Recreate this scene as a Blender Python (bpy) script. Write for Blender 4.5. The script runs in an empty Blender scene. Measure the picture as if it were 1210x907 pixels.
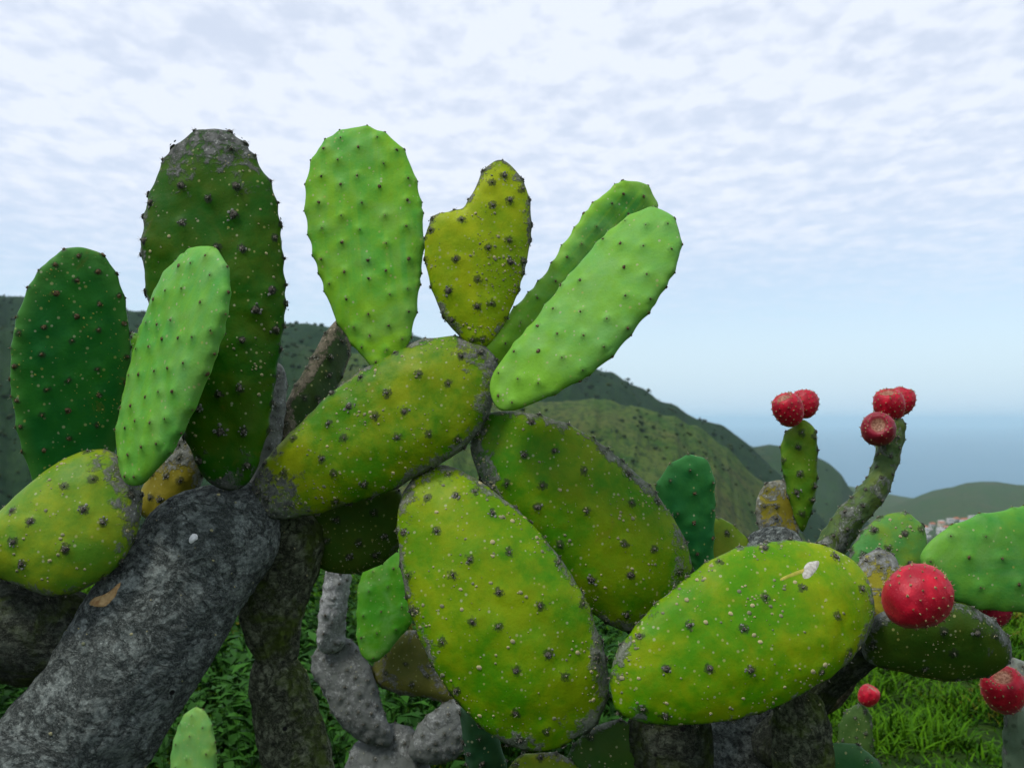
import bpy, math
import numpy as np
from mathutils import Vector, Matrix

# ------------------------------------------------------------------ camera, light, exposure
scene = bpy.context.scene
col = scene.collection
EYE = 1.30                      # camera height over the slope it stands on
FPX = 1048.0                    # focal length in photograph pixels (1210 wide)
PITCH = math.atan(44.0 / FPX)   # the sea horizon lies a little below the picture centre
cam_d = bpy.data.cameras.new('camera')
cam = bpy.data.objects.new('camera', cam_d)
col.objects.link(cam)
cam.location = (0, 0, EYE)
cam.rotation_euler = (math.pi / 2 + PITCH, 0, 0)
cam_d.sensor_width = 36.0
cam_d.lens = 36.0 * FPX / 1210.0
cam_d.clip_start = 0.05
cam_d.clip_end = 120000
cam_d.dof.use_dof = True
cam_d.dof.focus_distance = 1.16
cam_d.dof.aperture_fstop = 9.0
scene.camera = cam

SUN_EL, SUN_AZ = math.radians(60), math.radians(-125)   # azimuth from +Y towards +X
sun_d = bpy.data.lights.new('sun', 'SUN')
sun_d.energy = 1.5
sun_d.angle = math.radians(11)
sun_d.color = (1.0, 0.96, 0.9)
sun = bpy.data.objects.new('sun', sun_d)
col.objects.link(sun)
sdir = Vector((math.sin(SUN_AZ) * math.cos(SUN_EL), math.cos(SUN_AZ) * math.cos(SUN_EL), math.sin(SUN_EL)))
sun.rotation_euler = sdir.to_track_quat('Z', 'Y').to_euler()
sun.location = (0, 0, 30)

scene.view_settings.view_transform = 'Standard'
scene.view_settings.look = 'None'
scene.view_settings.gamma = 1
scene.view_settings.use_curve_mapping = False
scene.view_settings.exposure = 0.68
scene.cycles.use_denoising = True
scene.cycles.max_bounces = 6
scene.cycles.diffuse_bounces = 3
scene.cycles.volume_bounces = 2
scene.cycles.volume_max_steps = 64


class NT:
    """small helper for node trees"""
    def __init__(self, tree):
        self.t = tree
    def n(self, typ, **kw):
        nd = self.t.nodes.new(typ)
        ins = kw.pop('ins', {})
        for k, v in kw.items():
            setattr(nd, k, v)
        for k, v in ins.items():
            self.set(nd.inputs[k], v)
        return nd
    def set(self, sock, v):
        if isinstance(v, bpy.types.NodeSocket):
            self.t.links.new(v, sock)
        elif isinstance(v, (tuple, list)) and len(v) == 3 and sock.type == 'RGBA':
            sock.default_value = (*v, 1)
        else:
            sock.default_value = v
    def math(self, op, a, b=0.0, c=0.0, clamp=False):
        nd = self.n('ShaderNodeMath', operation=op, use_clamp=clamp)
        for i, v in enumerate((a, b, c)):
            self.set(nd.inputs[i], v)
        return nd.outputs[0]
    def mix(self, f, a, b, blend='MIX'):
        nd = self.n('ShaderNodeMix', data_type='RGBA', blend_type=blend)
        self.set(nd.inputs[0], f)
        self.set(nd.inputs[6], a)
        self.set(nd.inputs[7], b)
        return nd.outputs[2]
    def ramp(self, v, lo, hi, smooth=True):
        nd = self.n('ShaderNodeMapRange', interpolation_type='SMOOTHSTEP' if smooth else 'LINEAR')
        for k, x in (('Value', v), ('From Min', lo), ('From Max', hi), ('To Min', 0.0), ('To Max', 1.0)):
            self.set(nd.inputs[k], x)
        return nd.outputs[0]
    def noise(self, vec, scale, detail=3.0, rough=0.55, dist=0.0):
        nd = self.n('ShaderNodeTexNoise', ins={'Vector': vec, 'Scale': scale, 'Detail': detail, 'Roughness': rough, 'Distortion': dist})
        return nd.outputs[0]
    def mapping(self, vec, loc=(0, 0, 0), rot=(0, 0, 0), scl=(1, 1, 1)):
        nd = self.n('ShaderNodeMapping', ins={'Vector': vec, 'Location': loc, 'Rotation': rot, 'Scale': scl})
        return nd.outputs[0]
    def attr(self, name):
        return self.n('ShaderNodeAttribute', attribute_name=name).outputs['Fac']


# ---- sky: clear-air sky texture behind a thin broken sheet of altocumulus
world = bpy.data.worlds.new('World')
scene.world = world
world.use_nodes = True
W = NT(world.node_tree)
world.node_tree.nodes.clear()
sky = W.n('ShaderNodeTexSky', sky_type='NISHITA', sun_disc=False)
sky.sun_elevation = SUN_EL
sky.sun_rotation = SUN_AZ
sky.altitude = 220
sky.air_density = 1.0
sky.dust_density = 0.6
sky.ozone_density = 1.0
tc = W.n('ShaderNodeTexCoord').outputs['Generated']
sep = W.n('ShaderNodeSeparateXYZ', ins={0: tc})
dz = W.math('ADD', W.math('MAXIMUM', sep.outputs[2], 0.0), 0.06)
comb = W.n('ShaderNodeCombineXYZ', ins={0: W.math('DIVIDE', sep.outputs[0], dz), 1: W.math('DIVIDE', sep.outputs[1], dz), 2: 0.0}).outputs[0]
cmap = W.mapping(comb, rot=(0, 0, 0.5), scl=(1.3, 1.0, 1))
puffs = W.noise(cmap, 7.5, 4.0, 0.55, 0.15)
sheets = W.noise(W.mapping(comb, loc=(3.1, 1.7, 0)), 0.55, 3.0, 0.5)
streak = W.noise(W.mapping(comb, rot=(0, 0, -0.35), scl=(0.7, 1.6, 1)), 2.4, 4.0, 0.5)
cl = W.math('ADD', W.math('ADD', W.math('MULTIPLY', puffs, 0.62), W.math('MULTIPLY', sheets, 0.30)), W.math('MULTIPLY', streak, 0.40))
fac = W.ramp(cl, 0.50, 0.84)
hor = W.ramp(sep.outputs[2], 0.0, 0.32)
fac = W.math('ADD', W.math('MULTIPLY', fac, W.math('MULTIPLY_ADD', hor, 0.24, 0.24)), W.math('MULTIPLY_ADD', hor, 0.53, 0.18), clamp=True)
cloud_col = W.mix(W.ramp(sep.outputs[2], 0.0, 0.22), (3.65, 4.9, 6.15), (5.4, 5.8, 6.6))
veil = W.ramp(sep.outputs[2], 0.20, 0.0)           # the cloud sheet thickens towards the horizon
fac = W.math('MAXIMUM', fac, W.math('MULTIPLY', veil, 0.85))
skyc = W.mix(fac, sky.outputs[0], cloud_col)
bg = W.n('ShaderNodeBackground', ins={'Color': skyc, 'Strength': 0.10})
out = W.n('ShaderNodeOutputWorld', ins={'Surface': bg.outputs[0]})

# ------------------------------------------------------------------ numeric helpers
rng = np.random.default_rng(7)
CAMP = np.array([0.0, 0.0, EYE])
AX_R = np.array([1.0, 0.0, 0.0])
AX_F = np.array([0.0, math.cos(PITCH), math.sin(PITCH)])
AX_U = np.array([0.0, -math.sin(PITCH), math.cos(PITCH)])


def ray(px, py):
    return AX_R * ((px - 605.0) / FPX) + AX_U * (-(py - 453.5) / FPX) + AX_F


def at(px, py, depth):
    return CAMP + ray(px, py) * depth


def hash3(i, j, k, seed):
    h = (i.astype(np.int64) * 374761393 + j.astype(np.int64) * 668265263 + k.astype(np.int64) * 2147483647 + seed * 974634777) & 0xffffffff
    h = ((h ^ (h >> 13)) * 1274126177) & 0xffffffff
    h = ((h ^ (h >> 16)) * 2246822519) & 0xffffffff
    return ((h ^ (h >> 15)) & 0xffffff) / float(0xffffff)


def vnoise(P, seed=0):
    """value noise in [-1, 1] at the rows of P"""
    P = np.asarray(P, float)
    f = np.floor(P)
    w = P - f
    w = w * w * w * (w * (w * 6 - 15) + 10)
    f = f.astype(np.int64)
    r = 0
    for a in (0, 1):
        for b in (0, 1):
            for c in (0, 1):
                wt = (w[:, 0] if a else 1 - w[:, 0]) * (w[:, 1] if b else 1 - w[:, 1]) * (w[:, 2] if c else 1 - w[:, 2])
                r = r + wt * hash3(f[:, 0] + a, f[:, 1] + b, f[:, 2] + c, seed)
    return r * 2 - 1


def fbm(P, octaves=4, seed=0, gain=0.5):
    P = np.asarray(P, float)
    s, a, tot = 0, 1.0, 0
    for o in range(octaves):
        s = s + a * vnoise(P * (2 ** o) + 17.3 * o, seed + o)
        tot += a
        a *= gain
    return s / tot


def sstep(x, a, b):
    t = np.clip((x - a) / (b - a), 0, 1)
    return t * t * (3 - 2 * t)


def make_mesh(name, V, faces, mats, attrs=None, face_mat=None, smooth=True):
    """V: n x 3; faces: list of int arrays, each m x k"""
    me = bpy.data.meshes.new(name)
    V = np.asarray(V, np.float32)
    me.vertices.add(len(V))
    me.vertices.foreach_set('co', V.ravel())
    flat = np.concatenate([np.asarray(f).ravel() for f in faces]).astype(np.int32)
    tot = np.concatenate([np.full(len(f), np.asarray(f).shape[1]) for f in faces]).astype(np.int32)
    start = np.concatenate([[0], np.cumsum(tot)[:-1]]).astype(np.int32)
    me.loops.add(len(flat))
    me.loops.foreach_set('vertex_index', flat)
    me.polygons.add(len(tot))
    me.polygons.foreach_set('loop_start', start)
    me.polygons.foreach_set('loop_total', tot)
    me.polygons.foreach_set('use_smooth', np.full(len(tot), smooth, bool))
    for m in mats:
        me.materials.append(m)
    if face_mat is not None:
        me.polygons.foreach_set('material_index', np.asarray(face_mat, np.int32))
    for k, v in (attrs or {}).items():
        a = me.attributes.new(k, 'FLOAT', 'POINT')
        a.data.foreach_set('value', np.asarray(v, np.float32))
    me.update(calc_edges=True)
    me.validate()
    return me


def vnormals(V, faces):
    N = np.zeros_like(V)
    for f in faces:
        f = np.asarray(f)
        a, b, c = V[f[:, 0]], V[f[:, 1]], V[f[:, 2]]
        if f.shape[1] == 4:
            n = np.cross(c - a, V[f[:, 3]] - b)
        else:
            n = np.cross(b - a, c - a)
        for k in range(f.shape[1]):
            np.add.at(N, f[:, k], n)
    return N / np.maximum(np.linalg.norm(N, axis=1), 1e-12)[:, None]


ORIG = {}


def link(name, mesh, parent=None, origin=(0, 0, 0)):
    """origin is in world space; V of the mesh is already relative to it"""
    o = bpy.data.objects.new(name, mesh)
    col.objects.link(o)
    ORIG[o.name] = np.array(origin, float)
    if parent is not None:
        o.parent = parent
        o.location = ORIG[o.name] - ORIG[parent.name]
    else:
        o.location = origin
    return o


def thing(name, label, cat, origin, group=None):
    o = link(name, None, None, origin)
    o['label'] = label
    o['category'] = cat
    o.empty_display_size = 0.1
    if group:
        o['group'] = group
    return o


def crom(P, n, closed=False):
    """Catmull-Rom through rows of P, n samples evenly spaced along the length"""
    P = np.asarray(P, float)
    m = len(P)
    if closed:
        idx = lambda i: P[i % m]
        segs = m
    else:
        idx = lambda i: P[min(max(i, 0), m - 1)]
        segs = m - 1
    pts = []
    for i in range(segs):
        p0, p1, p2, p3 = idx(i - 1), idx(i), idx(i + 1), idx(i + 2)
        for t in np.linspace(0, 1, 24, endpoint=False):
            pts.append(0.5 * (2 * p1 + (p2 - p0) * t + (2 * p0 - 5 * p1 + 4 * p2 - p3) * t * t + (3 * p1 - p0 - 3 * p2 + p3) * t ** 3))
    if not closed:
        pts.append(P[-1])
    pts = np.array(pts)
    if closed:
        pts = np.vstack([pts, pts[:1]])
    d = np.concatenate([[0], np.cumsum(np.linalg.norm(np.diff(pts[:, :3], axis=0), axis=1))])
    s = np.linspace(0, d[-1], n + 1)[:-1] if closed else np.linspace(0, d[-1], n)
    return np.stack([np.interp(s, d, pts[:, k]) for k in range(pts.shape[1])], 1)


# ------------------------------------------------------------------ materials
def new_mat(name):
    m = bpy.data.materials.new(name)
    m.use_nodes = True
    m.node_tree.nodes.clear()
    return m, NT(m.node_tree)


def finish(T, color, rough=0.6, bump=None, bump_s=0.3, bump_d=0.002, spec=0.35, **kw):
    ins = {'Base Color': color, 'Roughness': rough, 'Specular IOR Level': spec}
    ins.update(kw)
    if bump is not None:
        b = T.n('ShaderNodeBump', ins={'Height': bump, 'Strength': bump_s, 'Distance': bump_d})
        ins['Normal'] = b.outputs[0]
    p = T.n('ShaderNodeBsdfPrincipled', ins=ins)
    T.n('ShaderNodeOutputMaterial', ins={'Surface': p.outputs[0]})
    return p


MATN = [0]


def skin_mat(c1, c2, cork=(0.20, 0.205, 0.18), rim=0.0, base=0.0, tip=0.0, patch=0.0, halo=0.4, speck=0.5,
             rough=0.5, mottle=0.5, yellow_base=0.0, stripes=0.0, rust=0.0, rimcol=None, bloom=0.0):
    """skin of a cactus pad: two greens, corky scabs, dark cushions, pale specks"""
    MATN[0] += 1
    sd = MATN[0] * 3.71
    m, T = new_mat('cactus_skin')
    oc = T.mapping(T.n('ShaderNodeTexCoord').outputs['Object'], loc=(sd, sd * 0.7, -sd * 0.3))
    pu, rm, ar = T.attr('pu'), T.attr('rim'), T.attr('aro')
    big = T.noise(oc, 11.0, 7.0, 0.64, 0.3)
    mid = T.noise(oc, 45.0, 4.0, 0.6)
    fine = T.noise(oc, 220.0, 3.0, 0.6)
    f = T.ramp(T.math('ADD', big, T.math('MULTIPLY', T.math('SUBTRACT', mid, 0.5), 0.55)), 0.5 - 0.19, 0.5 + 0.27)
    if yellow_base:
        f = T.math('ADD', f, T.math('MULTIPLY', T.ramp(pu, 0.45, 0.0), yellow_base), clamp=True)
    c = T.mix(f, c1, c2)
    if stripes:
        st = T.noise(T.n('ShaderNodeCombineXYZ', ins={0: T.math('MULTIPLY', T.attr('pv'), 5.0), 1: T.math('MULTIPLY', pu, 0.8), 2: sd}).outputs[0], 1.6, 1.0)
        c = T.mix(T.math('MULTIPLY', T.ramp(st, 0.45, 0.68), stripes), c, c2)
    c = T.mix(T.math('MULTIPLY', T.ramp(mid, 0.42, 0.72), mottle), c, T.mix(1.0, c, (0.62, 0.66, 0.6), 'MULTIPLY'))
    if rimcol is not None:
        c = T.mix(T.math('MULTIPLY', T.ramp(rm, 0.72, 1.0), 0.8), c, rimcol)
    if rust:
        ru = T.ramp(T.noise(oc, 26.0, 5.0, 0.7, 0.6), 0.60, 0.72)
        c = T.mix(T.math('MULTIPLY', ru, rust), c, (0.22, 0.10, 0.02))
    # waxy bloom rubbed off in places
    if bloom:
        bl = T.math('MULTIPLY', T.ramp(T.noise(oc, 16.0, 7.0, 0.66, 0.8), 0.42, 0.66), bloom)
        c = T.mix(bl, c, T.mix(0.5, c, (0.20, 0.36, 0.13)))
    # small pale pores
    vo = T.n('ShaderNodeTexVoronoi', feature='F1', ins={'Vector': oc, 'Scale': 170.0, 'Randomness': 1.0})
    vr = T.n('ShaderNodeSeparateColor', ins={0: vo.outputs['Color']})
    thr = T.math('MULTIPLY', T.ramp(vr.outputs[0], 1.0 - 0.55 * speck, 1.0), 0.42)
    dot = T.ramp(vo.outputs['Distance'], thr, T.math('MULTIPLY', thr, 0.55))
    c = T.mix(T.math('MULTIPLY', dot, 0.6), c, T.mix(vr.outputs[1], (0.34, 0.33, 0.07), (0.42, 0.42, 0.28)))
    c = T.mix(T.math('MULTIPLY', T.ramp(T.noise(oc, 520.0, 2.0, 0.6), 0.56, 0.72), 0.22), c, T.mix(1.0, c, (0.45, 0.5, 0.4), 'MULTIPLY'))
    # corky, grey scabbed skin
    scab = T.noise(oc, 70.0, 6.0, 0.7, 0.4)
    k = 0.0
    wob = T.math('MULTIPLY', T.math('SUBTRACT', T.noise(oc, 28.0, 5.0, 0.65), 0.5), 1.6)
    if rim:
        ks = T.math('ADD', T.math('ADD', rm, T.math('ADD', T.math('MULTIPLY', wob, 0.30), T.math('MULTIPLY', T.math('SUBTRACT', T.noise(oc, 9.0, 3.0, 0.55), 0.53), 0.62))), T.math('MULTIPLY', T.math('SUBTRACT', scab, 0.5), 0.45))
        k = T.math('MULTIPLY', T.ramp(ks, 1.05 - 0.24 * rim, 1.11 - 0.22 * rim), 0.9)
    if base:
        kb = T.ramp(T.math('ADD', T.math('ADD', pu, T.math('MULTIPLY', wob, 0.30)), T.math('MULTIPLY', T.math('SUBTRACT', scab, 0.5), 0.3)), base + 0.03, base - 0.04)
        k = T.math('MAXIMUM', k, kb)
    if tip:
        kt = T.ramp(T.math('ADD', T.math('ADD', pu, T.math('MULTIPLY', wob, 0.25)), T.math('MULTIPLY', T.math('SUBTRACT', scab, 0.5), 0.4)), 1.0 - tip - 0.03, 1.0 - tip + 0.04)
        k = T.math('MAXIMUM', k, kt)
    if patch:
        kp = T.ramp(T.noise(oc, 22.0, 8.0, 0.74, 0.6), 0.75 - 0.4 * patch, 0.81 - 0.4 * patch)
        k = T.math('MAXIMUM', k, kp)
    if not isinstance(k, float):       # scabs are broken up, green skin shows between them
        k = T.math('MULTIPLY', k, T.math('MULTIPLY_ADD', T.ramp(T.noise(oc, 105.0, 6.0, 0.72, 0.5), 0.36, 0.50), 0.72, 0.28))
    corkc = T.mix(T.ramp(scab, 0.30, 0.72), tuple(x * 0.28 for x in cork), cork)
    corkc = T.mix(T.ramp(fine, 0.58, 0.75), corkc, tuple(min(1, x * 2.1) for x in cork))
    c = T.mix(k, c, corkc) if not isinstance(k, float) else c
    # dark cushions round the spines
    ah = T.math('MULTIPLY', T.ramp(T.math('ADD', ar, T.math('MULTIPLY', T.math('SUBTRACT', T.noise(oc, 170.0, 6.0, 0.74), 0.5), 1.9)), 0.48, 0.80), halo)
    c = T.mix(ah, c, (0.022, 0.028, 0.016))
    h = T.math('ADD', T.math('MULTIPLY', fine, 0.35), T.math('MULTIPLY', mid, 0.5))
    if not isinstance(k, float):
        h = T.math('ADD', h, T.math('MULTIPLY', k, T.math('MULTIPLY_ADD', scab, 3.0, 0.2)))
    r = T.math('ADD', rough, T.math('MULTIPLY', k, 0.35)) if not isinstance(k, float) else rough
    finish(T, c, r, bump=h, bump_s=0.6, bump_d=0.0018, spec=0.11)
    return m


def bark_mat(dark=(0.035, 0.042, 0.042), light=(0.16, 0.175, 0.165), green=None, along=(0, 0, 1), scars=False):
    m, T = new_mat('cork_bark')
    MATN[0] += 1
    sd = MATN[0] * 2.3
    oc0 = T.n('ShaderNodeTexCoord').outputs['Object']
    oc = T.mapping(oc0, loc=(sd, -sd, sd * 0.5))
    pu, pv = T.attr('pu'), T.attr('pv')
    fibc = T.n('ShaderNodeCombineXYZ', ins={0: T.attr('fu'), 1: T.math('MULTIPLY', pv, 0.24), 2: sd}).outputs[0]
    fib = T.noise(T.mapping(oc, rot=(0.4, 0.5, 0.2), scl=(1, 1, 1.35)), 115.0, 9.0, 0.76, 0.08)
    ridge = T.math('ABSOLUTE', T.math('SUBTRACT', T.noise(T.mapping(fibc, scl=(1.1, 0.85, 1)), 30.0, 8.0, 0.68, 0.35), 0.5))
    patch = T.noise(oc, 13.0, 8.0, 0.68, 0.4)
    fine = T.noise(oc, 330.0, 6.0, 0.75)
    c = T.mix(T.ramp(fib, 0.36, 0.66), dark, light)
    c = T.mix(T.math('MULTIPLY', T.ramp(ridge, 0.022, 0.0), 0.85), c, tuple(x * 0.4 for x in dark))
    c = T.mix(T.math('MULTIPLY', T.ramp(fine, 0.55, 0.70), 0.8), c, tuple(min(1, x * 1.7) for x in light))
    c = T.mix(T.math('MULTIPLY', T.ramp(fine, 0.44, 0.30), 0.6), c, tuple(x * 0.5 for x in dark))
    c = T.mix(T.math('MULTIPLY', T.ramp(patch, 0.50, 0.34), 0.45), c, dark)
    if green is not None:
        c = T.mix(T.math('MULTIPLY', T.ramp(T.noise(oc, 17.0, 5.0, 0.6, 0.4), 0.44, 0.62), 0.85), c, green)
    # round black breathing holes
    vo = T.n('ShaderNodeTexVoronoi', feature='F1', ins={'Vector': oc, 'Scale': 19.0})
    c = T.mix(T.ramp(vo.outputs['Distance'], 0.085, 0.05), c, (0.012, 0.012, 0.012))
    ar = T.attr('aro')
    c = T.mix(T.math('MULTIPLY', T.ramp(ar, 0.4, 0.95), 0.6), c, (0.02, 0.02, 0.02))
    h = T.math('ADD', T.math('MULTIPLY', fib, 1.2), T.math('ADD', T.math('MULTIPLY', T.ramp(ridge, 0.0, 0.06), 1.1), T.math('MULTIPLY', fine, 0.7)))
    finish(T, c, 0.85, bump=h, bump_s=1.0, bump_d=0.0045, spec=0.12)
    return m


def simple_mat(name, c1, c2, scale=80.0, rough=0.7, bump_d=0.001, attr=None, spec=0.3):
    m, T = new_mat(name)
    oc = T.n('ShaderNodeTexCoord').outputs['Object']
    n = T.noise(oc, scale, 4.0, 0.6)
    f = T.attr(attr) if attr else T.ramp(n, 0.35, 0.65)
    finish(T, T.mix(f, c1, c2), rough, bump=n, bump_s=0.4, bump_d=bump_d, spec=spec)
    return m


M_CUSHION = simple_mat('areole_cushion', (0.018, 0.017, 0.012), (0.10, 0.095, 0.07), 300.0, 0.9)
M_CUSHION_Y = simple_mat('young_areole_cushion', (0.03, 0.022, 0.010), (0.13, 0.085, 0.035), 300.0, 0.9)
M_SPINE = simple_mat('spine', (0.30, 0.27, 0.20), (0.5, 0.47, 0.38), 200.0, 0.6)
M_GRAIN = simple_mat('grey_crust_grain', (0.06, 0.065, 0.055), (0.30, 0.30, 0.26), 350.0, 0.95)
M_LICHEN = simple_mat('lichen_crust', (0.16, 0.17, 0.10), (0.46, 0.40, 0.20), 400.0, 0.95, 0.0008, attr='rnd')
M_LICHEN_Y = simple_mat('yellow_lichen_crust', (0.26, 0.26, 0.04), (0.44, 0.40, 0.10), 400.0, 0.95, 0.0008, attr='rnd')


# ------------------------------------------------------------------ builders
def dome_cluster(P, N, rad, height, bristles, blen, seed, mats, jitter=0.35, grains=0):
    """little rough cushions with bristles at points P with normals N, as one mesh"""
    r = np.random.default_rng(seed)
    V, tri, fm = [], [], []
    base = 0
    ns = 7
    for p, n in zip(P, N):
        a = np.cross(n, [0.3, 0.5, 0.81])
        a /= np.linalg.norm(a) + 1e-9
        b = np.cross(n, a)
        R = rad * (0.5 + 0.85 * r.uniform() ** 1.3)
        H = height * r.uniform(0.6, 1.3)
        vs = []
        for ring, (rr, hh) in enumerate(((1.0, -0.35), (0.72, 0.62))):
            for k in range(ns):
                t = 2 * math.pi * (k + 0.5 * ring) / ns
                q = R * rr * (1 + jitter * r.uniform(-1, 1))
                vs.append(p + a * math.cos(t) * q + b * math.sin(t) * q + n * (H * hh * (1 + 0.3 * r.uniform(-1, 1))))
        vs.append(p + n * H * 0.75)
        for k in range(ns):
            k2 = (k + 1) % ns
            tri += [(base + k, base + k2, base + ns + k), (base + k2, base + ns + k2, base + ns + k), (base + ns + k, base + ns + k2, base + 2 * ns)]
            fm += [0, 0, 0]
        V += vs
        base += len(vs)
        for _ in range(int(r.integers(0, grains + 1)) if grains else 0):
            t, q = r.uniform(0, 2 * math.pi), R * r.uniform(0.8, 2.1)
            g = R * r.uniform(0.22, 0.55)
            o_ = p + (a * math.cos(t) + b * math.sin(t)) * q
            t0 = r.uniform(0, 6)
            for kk in range(5):
                gg = g * r.uniform(0.7, 1.3)
                V.append(o_ + (a * math.cos(t0 + kk * 1.2566) + b * math.sin(t0 + kk * 1.2566)) * gg - n * 0.0005)
            V.append(o_ + n * g * 0.45)
            tri += [(base + kk, base + (kk + 1) % 5, base + 5) for kk in range(5)]
            fm += [2] * 5
            base += 6
        for _ in range(bristles):
            d = n + 0.9 * (r.uniform(-1, 1) * a + r.uniform(-1, 1) * b)
            d /= np.linalg.norm(d)
            L = blen * r.uniform(0.4, 1.25)
            w = 0.00032
            q = p + n * H * 0.5 + (a * r.uniform(-1, 1) + b * r.uniform(-1, 1)) * R * 0.5
            s = np.cross(d, a)
            s /= np.linalg.norm(s) + 1e-9
            s2 = np.cross(d, s)
            V += [q + s * w, q - 0.5 * s * w + s2 * w * 0.87, q - 0.5 * s * w - s2 * w * 0.87, q + d * L]
            tri += [(base, base + 1, base + 3), (base + 1, base + 2, base + 3), (base + 2, base, base + 3)]
            fm += [1, 1, 1]
            base += 4
    return make_mesh('areoles', np.array(V), [np.array(tri)], mats, face_mat=fm)


def crust_discs(P, N, rad, seed, mats):
    r = np.random.default_rng(seed)
    V, tri, rn = [], [], []
    base = 0
    ns = 7
    for p, n, R in zip(P, N, rad):
        a = np.cross(n, [0.3, 0.5, 0.81])
        a /= np.linalg.norm(a) + 1e-9
        b = np.cross(n, a)
        el = r.uniform(0.65, 1.0)
        col_ = r.uniform(0, 1)
        for ring, (rr, hh) in enumerate(((1.0, -0.0004), (0.8, 0.0005 + 0.10 * R))):
            for k in range(ns):
                t = 2 * math.pi * k / ns
                q = R * rr * r.uniform(0.75, 1.15)
                V.append(p + a * math.cos(t) * q + b * math.sin(t) * q * el + n * hh)
                rn.append(col_)
        V.append(p + n * (0.0003 + 0.06 * R))
        rn.append(max(0, col_ - 0.25))
        for k in range(ns):
            k2 = (k + 1) % ns
            tri += [(base + k, base + k2, base + ns + k), (base + k2, base + ns + k2, base + ns + k), (base + ns + k, base + ns + k2, base + 2 * ns)]
        base += 2 * ns + 1
    return make_mesh('crust', np.array(V), [np.array(tri)], mats, attrs={'rnd': rn})


PADN = [0]


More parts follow.
